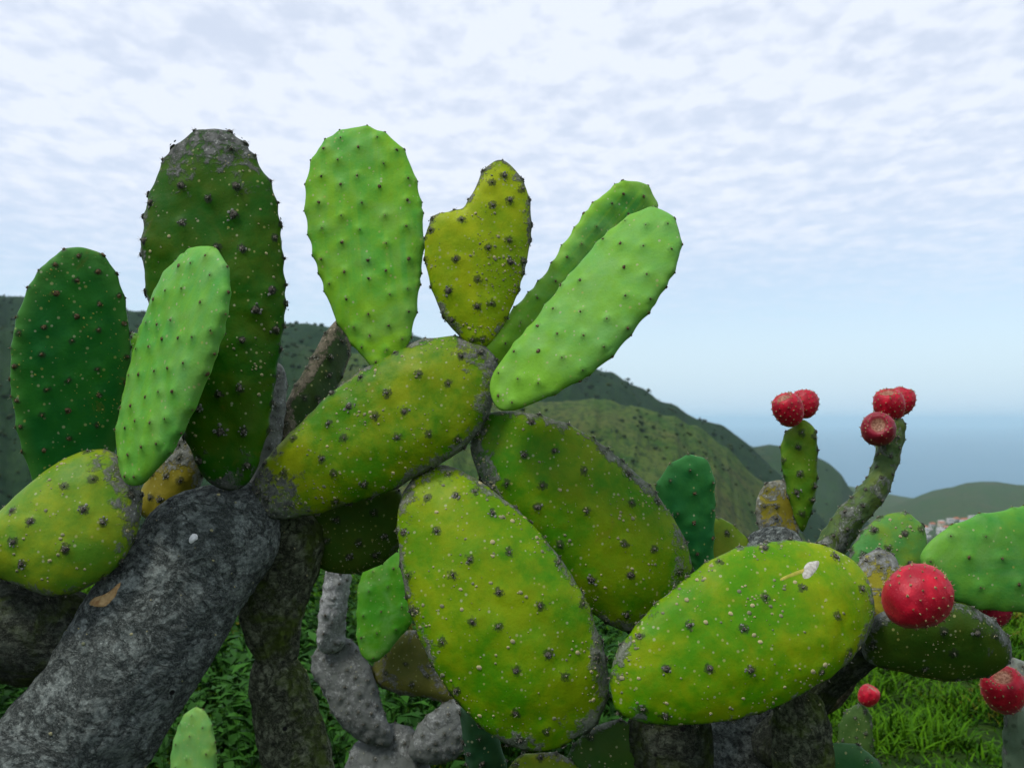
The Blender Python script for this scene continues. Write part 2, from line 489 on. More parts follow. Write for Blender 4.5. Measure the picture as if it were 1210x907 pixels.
def pad(parent, outline, base, tip, depth, normal, T=0.017, mat=None, label=None, name='pad', tub=0.0022, tub_sig=0.0065,
        spacing=0.043, cushion=0.0034, bristles=2, blen=0.005, crust=0, crust_r=(0.0009, 0.0032), young=False,
        bend=(0.0, 0.0), wob=0.0018, rings=34, seg=176, k=3.0, rim_step=0.034, yellow_crust=False, wrinkle=0.0, ripple=0.0):
    """a flattened cactus joint. Outline in photo pixels on the joint's own mid plane, which passes through
    the base point at the given depth with the given normal (right, up, towards the camera)."""
    PADN[0] += 1
    seed = PADN[0] * 101
    r = np.random.default_rng(seed)
    n = AX_R * normal[0] + AX_U * normal[1] - AX_F * normal[2]
    n /= np.linalg.norm(n)
    P0 = at(*base, depth)
    def on_plane(px, py):
        d = ray(px, py)
        return CAMP + d * (n @ (P0 - CAMP)) / (n @ d)
    O = crom([on_plane(*p) for p in outline], seg, closed=True)
    Tp = on_plane(*tip)
    eu = Tp - P0
    eu /= np.linalg.norm(eu)
    ev = np.cross(n, eu)
    # area centroid in (u, v)
    u, v = (O - P0) @ eu, (O - P0) @ ev
    x2, y2 = np.roll(u, -1), np.roll(v, -1)
    cr = u * y2 - x2 * v
    A = cr.sum() / 2
    cu, cv = ((u + x2) * cr).sum() / (6 * A), ((v + y2) * cr).sum() / (6 * A)
    L = u.max() - u.min()
    Wd = v.max() - v.min()
    if A < 0:
        u, v = u[::-1], v[::-1]
    ou, ov = u - cu, v - cv
    s = np.sin(np.pi / 2 * np.arange(1, rings + 1) / rings)
    s = 0.35 * np.arange(1, rings + 1) / rings + 0.65 * s
    UV, H, S = [np.array([[0.0, 0.0]])], [np.array([1.0])], [np.array([0.0])]
    for q in s:
        UV.append(np.stack([ou * q, ov * q], 1))
        H.append(np.full(seg, max(0.0, 1 - q ** k) ** 0.5))
        S.append(np.full(seg, q))
    UV, H, S = np.vstack(UV), np.concatenate(H), np.concatenate(S)
    nf = len(UV)
    inner = nf - seg            # vertices that the back side repeats
    UVall = np.vstack([UV, UV[:inner]])
    Sall = np.concatenate([S, S[:inner]])
    Z = np.concatenate([H, -H[:inner]]) * T
    # front faces
    def idx(ring, side):
        if side == 0 or ring == rings:
            return 1 + (ring - 1) * seg + np.arange(seg)
        return nf + 1 + (ring - 1) * seg + np.arange(seg)
    quads, tris = [], []
    for side in (0, 1):
        c = 0 if side == 0 else nf
        a = idx(1, side)
        b = np.roll(a, -1)
        t3 = np.stack([np.full(seg, c), a, b], 1)
        tris.append(t3 if side == 0 else t3[:, ::-1])
        for g in range(1, rings):
            a, d = idx(g, side), idx(g + 1, side)
            b, e = np.roll(a, -1), np.roll(d, -1)
            q4 = np.stack([a, d, e, b], 1)
            quads.append(q4 if side == 0 else q4[:, ::-1])
    faces = [np.vstack(tris), np.vstack(quads)]
    U, Vv = UVall[:, 0], UVall[:, 1]
    low = fbm(np.stack([U * 11, Vv * 11, np.full_like(U, seed)], 1), 2, seed)
    bendz = bend[0] * L * (U / L * 2) ** 2 * 0.25 + bend[1] * Wd * (Vv / Wd * 2) ** 2 * 0.25
    Zs = Z + bendz + low * wob * 1.6 * (1 - Sall ** 6)
    c3 = P0 + eu * cu + ev * cv
    X = c3 + np.outer(U, eu) + np.outer(Vv, ev) + np.outer(Zs, n)
    N = vnormals(X, faces)
    side = np.sign(Z)
    X = X + N * (fbm(X * 24, 3, seed + 5) * wob)[:, None]
    if wrinkle:
        X = X + N * ((0.5 - np.abs(fbm(X * np.array([60, 60, 60]), 4, seed + 9))) * wrinkle)[:, None]
    pu = np.clip((U + cu - u.min()) / L, 0, 1)
    hwt = np.array([max(0.02, np.ptp(v[np.abs((u - u.min()) / L - q) < 0.04]) / 2 if np.any(np.abs((u - u.min()) / L - q) < 0.04) else 0.02) for q in np.linspace(0, 1, 40)])
    # areole lattice: staggered columns that fan out from the base
    pts = []
    jit = 0.15 if young else 0.28
    ncol = max(1, int(Wd / spacing / 2))
    grid = []
    for kcol in range(-ncol - 1, ncol + 2):
        for j in range(-1, int(L / spacing) + 2):
            uu = (j + 0.5 * (kcol % 2) + jit * r.uniform(-1, 1)) * spacing + 0.2 * spacing + 0.12 * kcol * spacing
            pp = uu / L
            if not 0.02 < pp < 0.98 or r.uniform() < (0.04 if young else 0.12):
                continue
            w_here = np.interp(pp, np.linspace(0, 1, 40), hwt)
            vv = (kcol + jit * r.uniform(-1, 1)) * spacing * 0.80 * (0.35 + 0.65 * w_here / (Wd / 2))
            grid.append((uu + u.min() - cu, vv))
    for sd in (1, -1):
        ok = np.where((side == sd) & (Sall < 0.94))[0]
        sub = UVall[ok]
        for g in grid:
            d2 = ((sub - g) ** 2).sum(1)
            i = np.argmin(d2)
            if d2[i] < (spacing * 0.16) ** 2:
                pts.append(ok[i])
    per = np.linalg.norm(np.diff(np.vstack([O, O[:1]]), axis=0), axis=1).sum()
    nr = max(5, int(per / rim_step))
    rimv = idx(rings, 0)
    for q in range(nr):
        i = rimv[int((q + 0.35 * r.uniform(-1, 1)) * seg / nr) % seg]
        if pu[i] > 0.12:
            pts.append(i)
    pts = np.array(sorted(set(pts)))
    D = np.full(len(X), 1e9)
    for i in pts:
        D = np.minimum(D, ((X - X[i]) ** 2).sum(1))
    gauss = np.exp(-D / (2 * tub_sig ** 2))
    X = X + N * (gauss * tub)[:, None]
    if ripple:
        X = X + N * (np.exp(-D / (2 * (tub_sig * 2.3) ** 2)) * ripple)[:, None]
    N = vnormals(X, faces)
    aro = np.exp(-D / (2 * (0.0045 if young else 0.0064) ** 2))
    org = P0
    pv = Vv / (Wd / 2)
    me = make_mesh(name, X - org, faces, [mat], attrs={'pu': pu, 'pv': pv, 'rim': Sall, 'aro': aro, 'fu': U})
    o = link(name, me, parent, org)
    if label:
        o['label'] = label
    if cushion:
        am = dome_cluster(X[pts] - org, N[pts], cushion, cushion * 0.55, bristles, blen, seed + 1, [M_CUSHION_Y if young else M_CUSHION, M_SPINE, M_GRAIN], grains=0 if young else 6)
        a = link('areoles', am, o, org)
        a['kind'] = 'stuff'
    if crust:
        cl = fbm(X * 26, 3, seed + 33)
        wgt = np.clip(0.35 + cl * 1.6 + 0.5 * (Sall > 0.8), 0.02, None) ** 1.5
        # vertices crowd at the rim and the centre: weight by cell size
        wgt = wgt * (Sall + 0.02) * np.sqrt(np.clip(1 - Sall ** 2, 0.01, 1))
        pick = r.choice(len(X), crust, p=wgt / wgt.sum(), replace=False)
        rad = crust_r[0] * r.uniform(0.6, 1.2, crust) + (crust_r[1] - crust_r[0]) * r.uniform(0, 1, crust) ** 3.5
        cm = crust_discs(X[pick] - org, N[pick], rad, seed + 2, [M_LICHEN_Y if yellow_crust else M_LICHEN])
        c_ = link('crust_spots', cm, o, org)
        c_['kind'] = 'stuff'
    return o


def stem(parent, path, mat, flat=0.8, name='stem', label=None, rings=90, seg=56, wrinkle=0.003, lump=0.004, tub=0.0, spacing=0.045, cap=(True, True), cushion=0.0, crust=0):
    """a woody joint: path rows (px, py, depth, half width in px); flat = depth radius / half width"""
    PADN[0] += 1
    seed = PADN[0] * 101
    r = np.random.default_rng(seed)
    Q = crom([np.append(at(p[0], p[1], p[2]), p[3] / FPX * p[2]) for p in path], rings)
    C, Rr = Q[:, :3], Q[:, 3].copy()
    tan = np.gradient(C, axis=0)
    tan /= np.linalg.norm(tan, axis=1)[:, None]
    view = C - CAMP
    e1 = np.cross(tan, view)
    e1 /= np.linalg.norm(e1, axis=1)[:, None]
    e2 = np.cross(tan, e1)
    d = np.concatenate([[0], np.cumsum(np.linalg.norm(np.diff(C, axis=0), axis=1))])
    for end in (0, 1):
        if cap[end]:
            x = d if end == 0 else d[-1] - d
            q = np.clip(1 - x / (Rr * 0.9), 0, 1)
            Rr = Rr * np.sqrt(np.clip(1 - q ** 2, 0.0004, 1))
    th = 2 * np.pi * np.arange(seg) / seg
    X = C[:, None, :] + (e1[:, None, :] * np.cos(th)[None, :, None] + e2[:, None, :] * (np.sin(th) * flat)[None, :, None]) * Rr[:, None, None]
    X = X.reshape(-1, 3)
    i = np.arange(rings - 1)[:, None] * seg + np.arange(seg)[None, :]
    j = np.arange(rings - 1)[:, None] * seg + (np.arange(seg)[None, :] + 1) % seg
    quads = np.stack([i, j, j + seg, i + seg], -1).reshape(-1, 4)
    nv = len(X)
    X = np.vstack([X, C[:1], C[-1:]])
    kk = np.arange(seg)
    t0 = np.stack([np.full(seg, nv), (kk + 1) % seg, kk], 1)
    t1 = np.stack([np.full(seg, nv + 1), (rings - 1) * seg + kk, (rings - 1) * seg + (kk + 1) % seg], 1)
    faces = [quads, np.vstack([t0, t1])]
    N = vnormals(X, faces)
    ctr = X.mean(0)
    if np.mean(((X - np.vstack([np.repeat(C, seg, 0), C[:1], C[-1:]])) * N).sum(1)) < 0:
        faces = [f[:, ::-1] for f in faces]
        N = -N
    pu = np.concatenate([np.repeat(d / d[-1], seg), [0, 1]])
    fu = np.concatenate([np.repeat(d, seg), [0, d[-1]]])
    pv = np.concatenate([np.tile(1 - np.abs(th / np.pi - 1), rings), [0, 0]])     # mirrored, so no seam
    X = X + N * (fbm(X * 13, 3, seed) * lump)[:, None]
    q_ = X + 0.010 * np.stack([fbm(X * 22, 2, seed + 11), fbm(X * 22, 2, seed + 12), fbm(X * 22, 2, seed + 13)], 1)
    fibre = 0.6 * np.abs(fbm(q_ * 38, 5, seed + 2, 0.62)) + 0.4 * np.abs(fbm(np.stack([fu * 26, pv * 22, np.full_like(fu, seed)], 1), 4, seed + 3, 0.6))
    X = X + N * ((0.25 - fibre) * wrinkle * 1.5)[:, None]
    aro = np.zeros(len(X))
    pts = []
    if tub:
        step = max(1, int(spacing / (d[-1] / rings)))
        na = max(4, int(2 * np.pi * Rr.max() * 0.9 / spacing))
        for g in range(step // 2, rings - 2, step):
            for a in range(na):
                b = int(((a + 0.5 * ((g // step) % 2) + 0.2 * r.uniform(-1, 1)) / na) * seg) % seg
                pts.append(min(rings - 1, max(0, g + int(r.integers(-1, 2)))) * seg + b)
        pts = np.array(sorted(set(pts)))
        D = np.full(len(X), 1e9)
        for p in pts:
            D = np.minimum(D, ((X - X[p]) ** 2).sum(1))
        X = X + N * (np.exp(-D / (2 * 0.008 ** 2)) * tub)[:, None]
        aro = np.exp(-D / (2 * 0.004 ** 2))
    N = vnormals(X, faces)
    org = C[0]
    me = make_mesh(name, X - org, faces, [mat], attrs={'pu': pu, 'pv': pv, 'fu': fu, 'aro': aro, 'rim': np.zeros(len(X))})
    o = link(name, me, parent, org)
    if label:
        o['label'] = label
    if cushion and len(pts):
        a = link('areoles', dome_cluster(X[pts] - org, N[pts], cushion, cushion * 0.8, 2, 0.005, seed + 3, [M_CUSHION, M_SPINE]), o, org)
        a['kind'] = 'stuff'
    if crust:
        pick = r.choice(nv, crust, replace=False)
        c_ = link('crust_spots', crust_discs(X[pick] - org, N[pick], 0.0009 + 0.0022 * r.uniform(0, 1, crust) ** 3, seed + 4, [M_LICHEN]), o, org)
        c_['kind'] = 'stuff'
    return o


def fruit_mat(c1, c2):
    m, T = new_mat('fruit_skin')
    oc = T.n('ShaderNodeTexCoord').outputs['Object']
    n = T.noise(oc, 38.0, 6.0, 0.62, 0.4)
    f2 = T.noise(oc, 320.0, 3.0, 0.6)
    c = T.mix(T.ramp(n, 0.35, 0.68), c1, c2)
    c = T.mix(T.math('MULTIPLY', T.attr('crown'), 0.85), c, T.mix(T.ramp(f2, 0.4, 0.6), (0.16, 0.075, 0.035), (0.36, 0.20, 0.12)))
    c = T.mix(T.math('MULTIPLY', T.ramp(f2, 0.60, 0.75), 0.4), c, (0.52, 0.12, 0.13))
    finish(T, c, 0.45, bump=T.math('ADD', f2, n), bump_s=0.4, bump_d=0.0012, spec=0.25, **{'Sheen Weight': 0.10, 'Sheen Roughness': 0.4, 'Sheen Tint': (1, 0.75, 0.75, 1)})
    return m


M_FRUIT = fruit_mat((0.30, 0.002, 0.015), (0.55, 0.006, 0.026))
M_FRUIT_D = fruit_mat((0.20, 0.004, 0.014), (0.28, 0.010, 0.03))
M_TUFT = simple_mat('fruit_tuft', (0.20, 0.13, 0.05), (0.44, 0.34, 0.17), 300.0, 0.9)


def fruit(parent, c, depth, rpx, axis, stretch=1.15, mat=None, label=None, ntuft=74, crown=True):
    PADN[0] += 1
    seed = PADN[0] * 101
    r = np.random.default_rng(seed)
    C = at(c[0], c[1], depth)
    R = rpx / FPX * depth
    ax = AX_R * axis[0] + AX_U * axis[1] - AX_F * axis[2]
    ax /= np.linalg.norm(ax)
    a = np.cross(ax, [0.31, 0.2, 0.9])
    a /= np.linalg.norm(a)
    b = np.cross(ax, a)
    prof = np.array([[0.0, -1.0], [0.30, -0.98], [0.55, -0.88], [0.80, -0.58], [0.96, -0.15], [1.0, 0.2], [0.93, 0.58], [0.78, 0.84], [0.60, 0.95], [0.48, 0.93], [0.25, 0.84], [0.0, 0.82]])
    Q = crom(np.c_[prof, np.zeros(len(prof))], 44)[:, :2]
    seg = 52
    th = 2 * np.pi * np.arange(seg) / seg
    Qr, Qh = np.maximum(Q[:, 0], 0.0008), Q[:, 1] * stretch
    X = (ax[None, None] * Qh[:, None, None] + (a[None, None] * np.cos(th)[None, :, None] + b[None, None] * np.sin(th)[None, :, None]) * Qr[:, None, None]).reshape(-1, 3) * R
    X += C
    m = len(Q)
    i = np.arange(m - 1)[:, None] * seg + np.arange(seg)[None, :]
    j = np.arange(m - 1)[:, None] * seg + (np.arange(seg)[None, :] + 1) % seg
    faces = [np.stack([i, j, j + seg, i + seg], -1).reshape(-1, 4)]
    N = vnormals(X, faces)
    if np.mean(((X - C) * N).sum(1)) < 0:
        faces = [faces[0][:, ::-1]]
        N = -N
    X = X + N * (fbm((X - C) * (1.3 / R), 2, seed) * R * 0.045)[:, None]
    pts = []
    gold = math.pi * (3 - math.sqrt(5))
    for q in range(ntuft):
        h = -0.75 + 1.68 * (q + 0.5) / ntuft
        g = np.argmin(np.abs(Q[:, 1] - h) + (np.arange(m) > 34) * 9)
        pts.append(g * seg + int((q * gold / (2 * math.pi) % 1) * seg))
    for q in range(int(ntuft * 0.45)):                  # dense crown of tufts round the flower scar
        pts.append(int(r.integers(33, 37)) * seg + int(r.integers(0, seg)))
    pts = np.array(sorted(set(pts)))
    D = np.full(len(X), 1e9)
    for p in pts:
        D = np.minimum(D, ((X - X[p]) ** 2).sum(1))
    X = X + N * (np.exp(-D / (2 * (0.11 * R) ** 2)) * R * 0.03)[:, None]
    N = vnormals(X, faces)
    crn = np.repeat(sstep(np.arange(m), 36, 39), seg) * (1.0 if crown else 0)
    org = ORIG[parent.name]
    fm = make_mesh('fruit', X - C, faces, [mat or M_FRUIT], attrs={'crown': crn})
    o = link('fruit', fm, parent, C)
    tm = dome_cluster(X[pts] - C, N[pts], R * 0.040, R * 0.035, 8, R * 0.085, seed + 1, [M_TUFT, M_TUFT], 0.4)
    t = link('bristle_tufts', tm, o, C)
    t['kind'] = 'stuff'
    if label:
        o['label'] = label
    return o


# ------------------------------------------------------------------ the land
SEA = EYE - 223.0
DEG = math.pi / 180


def prof(pts):
    p = np.array(pts, float)
    return np.arctan((p[:, 0] - 605) / FPX), (497 - p[:, 1]) / FPX


RIDGES = [  # crest line in photo pixels, distance, front slope, back slope, vegetation darkness
    (prof([(-250, 380), (0, 385), (160, 392), (340, 402), (430, 412), (520, 432), (600, 466), (640, 474), (700, 470), (771, 486), (822, 501), (862, 526), (902, 566), (940, 620), (990, 690), (1300, 760)]), 400.0, 0.42, 0.25, 0.25),
    (prof([(-250, 340), (0, 346), (100, 352), (160, 366), (260, 370), (340, 378), (400, 389), (500, 400), (600, 412), (680, 424), (721, 436), (766, 458), (812, 483), (852, 498), (890, 527), (930, 566), (980, 620), (1300, 720)]), 640.0, 0.45, 0.3, 1.0),
    (prof([(-250, 560), (700, 545), (840, 528), (880, 523), (923, 522), (950, 528), (970, 537), (993, 557), (1011, 585), (1030, 625), (1080, 700), (1300, 760)]), 1150.0, 0.35, 0.35, 0.6),
    (prof([(-250, 800), (960, 650), (1010, 612), (1030, 604), (1060, 594), (1100, 578), (1140, 568), (1175, 567), (1210, 570), (1270, 585), (1400, 600)]), 2000.0, 0.09, 0.22, 0.45),
]


def terrain(x, y, detail=True):
    x, y = np.asarray(x, float), np.asarray(y, float)
    r = np.hypot(x, y)
    az = np.arctan2(x, y)
    fwd = sstep(np.cos(az), -0.25, 0.35)
    right = sstep(az, 0.15, 0.5)
    near = -EYE - 0.46 * np.maximum(0, r - 8.5) * fwd + 0.12 * np.maximum(0, r - 3) * (1 - fwd)
    near = np.minimum(near, 60.0)
    floor = -70 - 120 * right - 0.004 * r
    base = np.maximum(near, floor)
    z = base
    veg = np.full_like(z, 0.4)
    rr = np.maximum(r, 1)
    q = np.stack([x, y, np.zeros_like(x)], 1)
    gully = fbm(q / 60.0, 4, 3) * 9.0 + fbm(q / 16.0, 3, 9) * 1.2
    rill = np.abs(fbm(np.stack([az * 34 + fbm(q / 120.0, 2, 71) * 1.2, r / 260.0, np.zeros_like(r)], 1), 4, 72, 0.55))
    gully = gully * 1.25 - 10.0 * (0.22 - rill) * sstep(r, 150, 420)
    gully = gully * sstep(r, 40, 300)
    for (pa, pt), rd, sf, sb, vg in RIDGES:
        el = np.interp(az, pa, pt)
        # behind the camera the crest lines close into one another
        back = sstep(np.abs(az), 1.2, 3.0)
        el = el * (1 - back) + 0.03 * back
        rdd = rd * (1 + 0.06 * np.sin(az * 9 + rd))
        crest = el * rdd * np.cos(np.clip(az, -1.0, 1.0))
        dlt = rdd - r
        zz = crest - np.where(dlt > 0, sf * dlt * (0.75 + 0.25 * np.clip(dlt / 150, 0, 1)), sb * -dlt)
        zz = zz + gully * np.where(np.abs(dlt) < 60, 0.30 + 0.7 * np.abs(dlt) / 60, 1.0) * (0.6 if rd > 1500 else 1.0)
        up = zz > z
        veg = np.where(up, vg, veg)
        kq = 3.0
        h = np.clip(0.5 + 0.5 * (zz - z) / kq, 0, 1)
        z = z + (zz - z) * h + kq * h * (1 - h)
    veg = veg + 0.75 * sstep(-az, 0.13, 0.33)
    off = sstep(r, 2300, 2900)
    z = np.maximum(z, SEA - EYE - 8) * 1.0
    z = z * (1 - off) + (SEA - EYE - 10) * off
    if detail:
        small = fbm(q / 0.9, 3, 21) * 0.05 + fbm(q / 3.5, 2, 22) * 0.10
        z = z + small * sstep(r, 1.0, 3.0) * (1 - sstep(r, 60, 200))
    z = np.maximum(z, SEA - EYE - 10)
    return z + EYE, veg


def ground_z(x, y):
    return terrain(np.atleast_1d(x), np.atleast_1d(y))[0]


def build_ground():
    a = np.concatenate([np.linspace(-180, -36, 90, endpoint=False), np.linspace(-36, 36, 560, endpoint=False), np.linspace(36, 180, 90, endpoint=False)]) * DEG
    rad = np.concatenate([np.geomspace(0.15, 12, 50, endpoint=False), np.geomspace(12, 300, 60, endpoint=False), np.geomspace(300, 1300, 90, endpoint=False), np.geomspace(1300, 4000, 40)])
    na, nr = len(a), len(rad)
    x = (rad[:, None] * np.sin(a)[None]).ravel()
    y = (rad[:, None] * np.cos(a)[None]).ravel()
    z, veg = terrain(x, y)
    V = np.stack([x, y, z], 1)
    i = np.arange(nr - 1)[:, None] * na + np.arange(na)[None]
    j = np.arange(nr - 1)[:, None] * na + (np.arange(na)[None] + 1) % na
    quads = np.stack([i, i + na, j + na, j], -1).reshape(-1, 4)
    c = len(V)
    V = np.vstack([V, [[0, 0, z[:na].mean()]]])
    k = np.arange(na)
    tri = np.stack([np.full(na, c), k, (k + 1) % na], 1)
    n = vnormals(V, [quads])
    if n[0, 2] < 0:
        quads, tri = quads[:, ::-1], tri[:, ::-1]
    m, T = new_mat('hillside')
    pos = T.n('ShaderNodeNewGeometry').outputs['Position']
    vg = T.attr('veg')
    n1 = T.noise(pos, 0.02, 7.0, 0.66, 0.6)
    n2 = T.noise(pos, 0.09, 7.0, 0.72)
    n3 = T.noise(pos, 0.42, 5.0, 0.72)
    olive = T.mix(T.ramp(n2, 0.35, 0.65), (0.024, 0.068, 0.009), (0.078, 0.112, 0.022))
    olive = T.mix(T.ramp(n1, 0.45, 0.7), olive, (0.084, 0.078, 0.030))
    dark = T.mix(T.ramp(n2, 0.3, 0.7), (0.004, 0.021, 0.008), (0.018, 0.045, 0.013))
    f = T.ramp(T.math('ADD', vg, T.math('MULTIPLY', T.math('SUBTRACT', n2, 0.5), 1.1)), 0.25, 0.75)
    c_ = T.mix(f, olive, dark)
    c_ = T.mix(T.math('MULTIPLY', T.ramp(n3, 0.49, 0.60), 0.75), c_, (0.010, 0.028, 0.010))
    dist = T.n('ShaderNodeVectorMath', operation='LENGTH', ins={0: pos}).outputs['Value']
    soil = T.mix(T.ramp(T.noise(pos, 6.0, 5.0, 0.65), 0.35, 0.65), (0.008, 0.028, 0.002), (0.022, 0.045, 0.005))
    c_ = T.mix(T.ramp(dist, 25.0, 70.0), soil, c_)
    finish(T, c_, 0.95, bump=T.math('ADD', n3, n2), bump_s=0.5, bump_d=1.5, spec=0.1)
    me = make_mesh('ground', V, [quads, tri], [m], attrs={'veg': np.append(veg, 0.4)})
    o = link('ground', me)
    o['kind'] = 'structure'


build_ground()


def build_sea():
    seg = 96
    rad = np.concatenate([[200.0], np.geomspace(1200, 45000, 24)])
    a = 2 * np.pi * np.arange(seg) / seg
    V = np.stack([(rad[:, None] * np.sin(a)).ravel(), (rad[:, None] * np.cos(a)).ravel(), np.full(seg * len(rad), SEA)], 1)
    i = np.arange(len(rad) - 1)[:, None] * seg + np.arange(seg)[None]
    j = np.arange(len(rad) - 1)[:, None] * seg + (np.arange(seg)[None] + 1) % seg
    q = np.stack([i, i + seg, j + seg, j], -1).reshape(-1, 4)[:, ::-1]
    m, T = new_mat('sea_water')
    pos = T.n('ShaderNodeNewGeometry').outputs['Position']
    w = T.noise(T.mapping(pos, scl=(1, 1.8, 1)), 0.05, 6.0, 0.65)
    b = T.noise(T.mapping(pos, scl=(1, 3, 1)), 0.0012, 4.0, 0.6)
    finish(T, T.mix(b, (0.010, 0.10, 0.17), (0.018, 0.135, 0.21)), 0.32, bump=w, bump_s=0.6, bump_d=2.0, spec=0.5, IOR=1.33)
    o = link('sea', make_mesh('sea', V, [q], [m]))
    o['kind'] = 'structure'


build_sea()

# pale surf and sand where the right-hand hill meets the water
def build_beach():
    ca, cr = math.atan((1060 - 605) / FPX), 2480.0
    t = np.linspace(0, 2 * np.pi, 72, endpoint=False)
    V, top = [], []
    for k, s in enumerate((1.0, 0.8, 0.0)):
        for q in t:
            wv = 1 + 0.18 * math.sin(3 * q + 1) + 0.10 * math.sin(7 * q)
            aa = ca + s * wv * 0.030 * math.cos(q)
            rr = cr + s * wv * 80 * math.sin(q)
            V.append((rr * math.sin(aa), rr * math.cos(aa), SEA + (0.05, 1.2, 2.0)[k]))
    n = 72
    i = np.arange(n)
    j = (i + 1) % n
    q = np.vstack([np.stack([i, j, j + n, i + n], 1), np.stack([i + n, j + n, j + 2 * n, i + 2 * n], 1)])
    m = simple_mat('pale_shore', (0.55, 0.54, 0.50), (0.75, 0.75, 0.74), 0.02, 0.9, 0.1)
    o = link('beach', make_mesh('beach', V, [q], [m]))
    o['kind'] = 'structure'


build_beach()


# ---- scrub on the slopes (nobody could count it)
def ico(sub=1):
    t = (1 + 5 ** 0.5) / 2
    v = np.array([(-1, t, 0), (1, t, 0), (-1, -t, 0), (1, -t, 0), (0, -1, t), (0, 1, t), (0, -1, -t), (0, 1, -t), (t, 0, -1), (t, 0, 1), (-t, 0, -1), (-t, 0, 1)], float)
    v /= np.linalg.norm(v[0])
    f = [(0, 11, 5), (0, 5, 1), (0, 1, 7), (0, 7, 10), (0, 10, 11), (1, 5, 9), (5, 11, 4), (11, 10, 2), (10, 7, 6), (7, 1, 8), (3, 9, 4), (3, 4, 2), (3, 2, 6), (3, 6, 8), (3, 8, 9), (4, 9, 5), (2, 4, 11), (6, 2, 10), (8, 6, 7), (9, 8, 1)]
    v = list(map(tuple, v))
    if not sub:
        return np.array(v), np.array(f)
    cache, out_ = {}, []
    def mid(a, b):
        key = (min(a, b), max(a, b))
        if key not in cache:
            p = np.array(v[a]) + np.array(v[b])
            v.append(tuple(p / np.linalg.norm(p)))
            cache[key] = len(v) - 1
        return cache[key]
    for a, b, c in f:
        ab, bc, ca = mid(a, b), mid(b, c), mid(c, a)
        out_ += [(a, ab, ca), (b, bc, ab), (c, ca, bc), (ab, bc, ca)]
    return np.array(v), np.array(out_)


def build_scrub():
    n = 70000
    r = np.random.default_rng(5)
    az = r.uniform(-34, 34, n) * DEG
    d = np.exp(r.uniform(math.log(45), math.log(1250), n))
    x, y = d * np.sin(az), d * np.cos(az)
    z, veg = terrain(x, y)
    q = np.stack([x, y, np.zeros(n)], 1)
    keep = (fbm(q / 30.0, 4, 44) * 1.9 + veg + r.uniform(-0.4, 0.4, n)) > 0.52
    keep &= z > SEA + 4
    x, y, z, d, veg = x[keep][:17000], y[keep][:17000], z[keep][:17000], d[keep][:17000], veg[keep][:17000]
    n = len(x)
    v, f = ico(0)
    size = (0.3 + 1.0 * r.uniform(0, 1, n) ** 2.5) * np.clip(d / 380, 0.3, 1.3) * (0.75 + 0.35 * np.minimum(veg, 1))
    rad = size[:, None] * (1 + 0.42 * r.uniform(-1, 1, (n, len(v))))
    V = v[None] * rad[..., None] * np.array([1.15, 1.15, 0.8])
    V = V + np.stack([x, y, z + size * 0.35], 1)[:, None]
    F = (f[None] + (np.arange(n) * len(v))[:, None, None]).reshape(-1, 3)
    m, T = new_mat('scrub_leaves')
    pos = T.n('ShaderNodeNewGeometry').outputs['Position']
    c = T.mix(T.attr('rnd'), (0.007, 0.022, 0.007), (0.038, 0.058, 0.016))
    finish(T, c, 0.9, bump=T.noise(pos, 1.5, 4.0, 0.7), bump_s=0.8, bump_d=0.6, spec=0.1)
    o = link('scrub', make_mesh('scrub', V.reshape(-1, 3), [F], [m], attrs={'rnd': np.repeat(r.uniform(0, 1, n) ** 1.6, len(v))}, smooth=True))
    o['kind'] = 'stuff'
    o['label'] = 'low dark green shrubs covering the far slopes'
    o['category'] = 'scrub'


build_scrub()


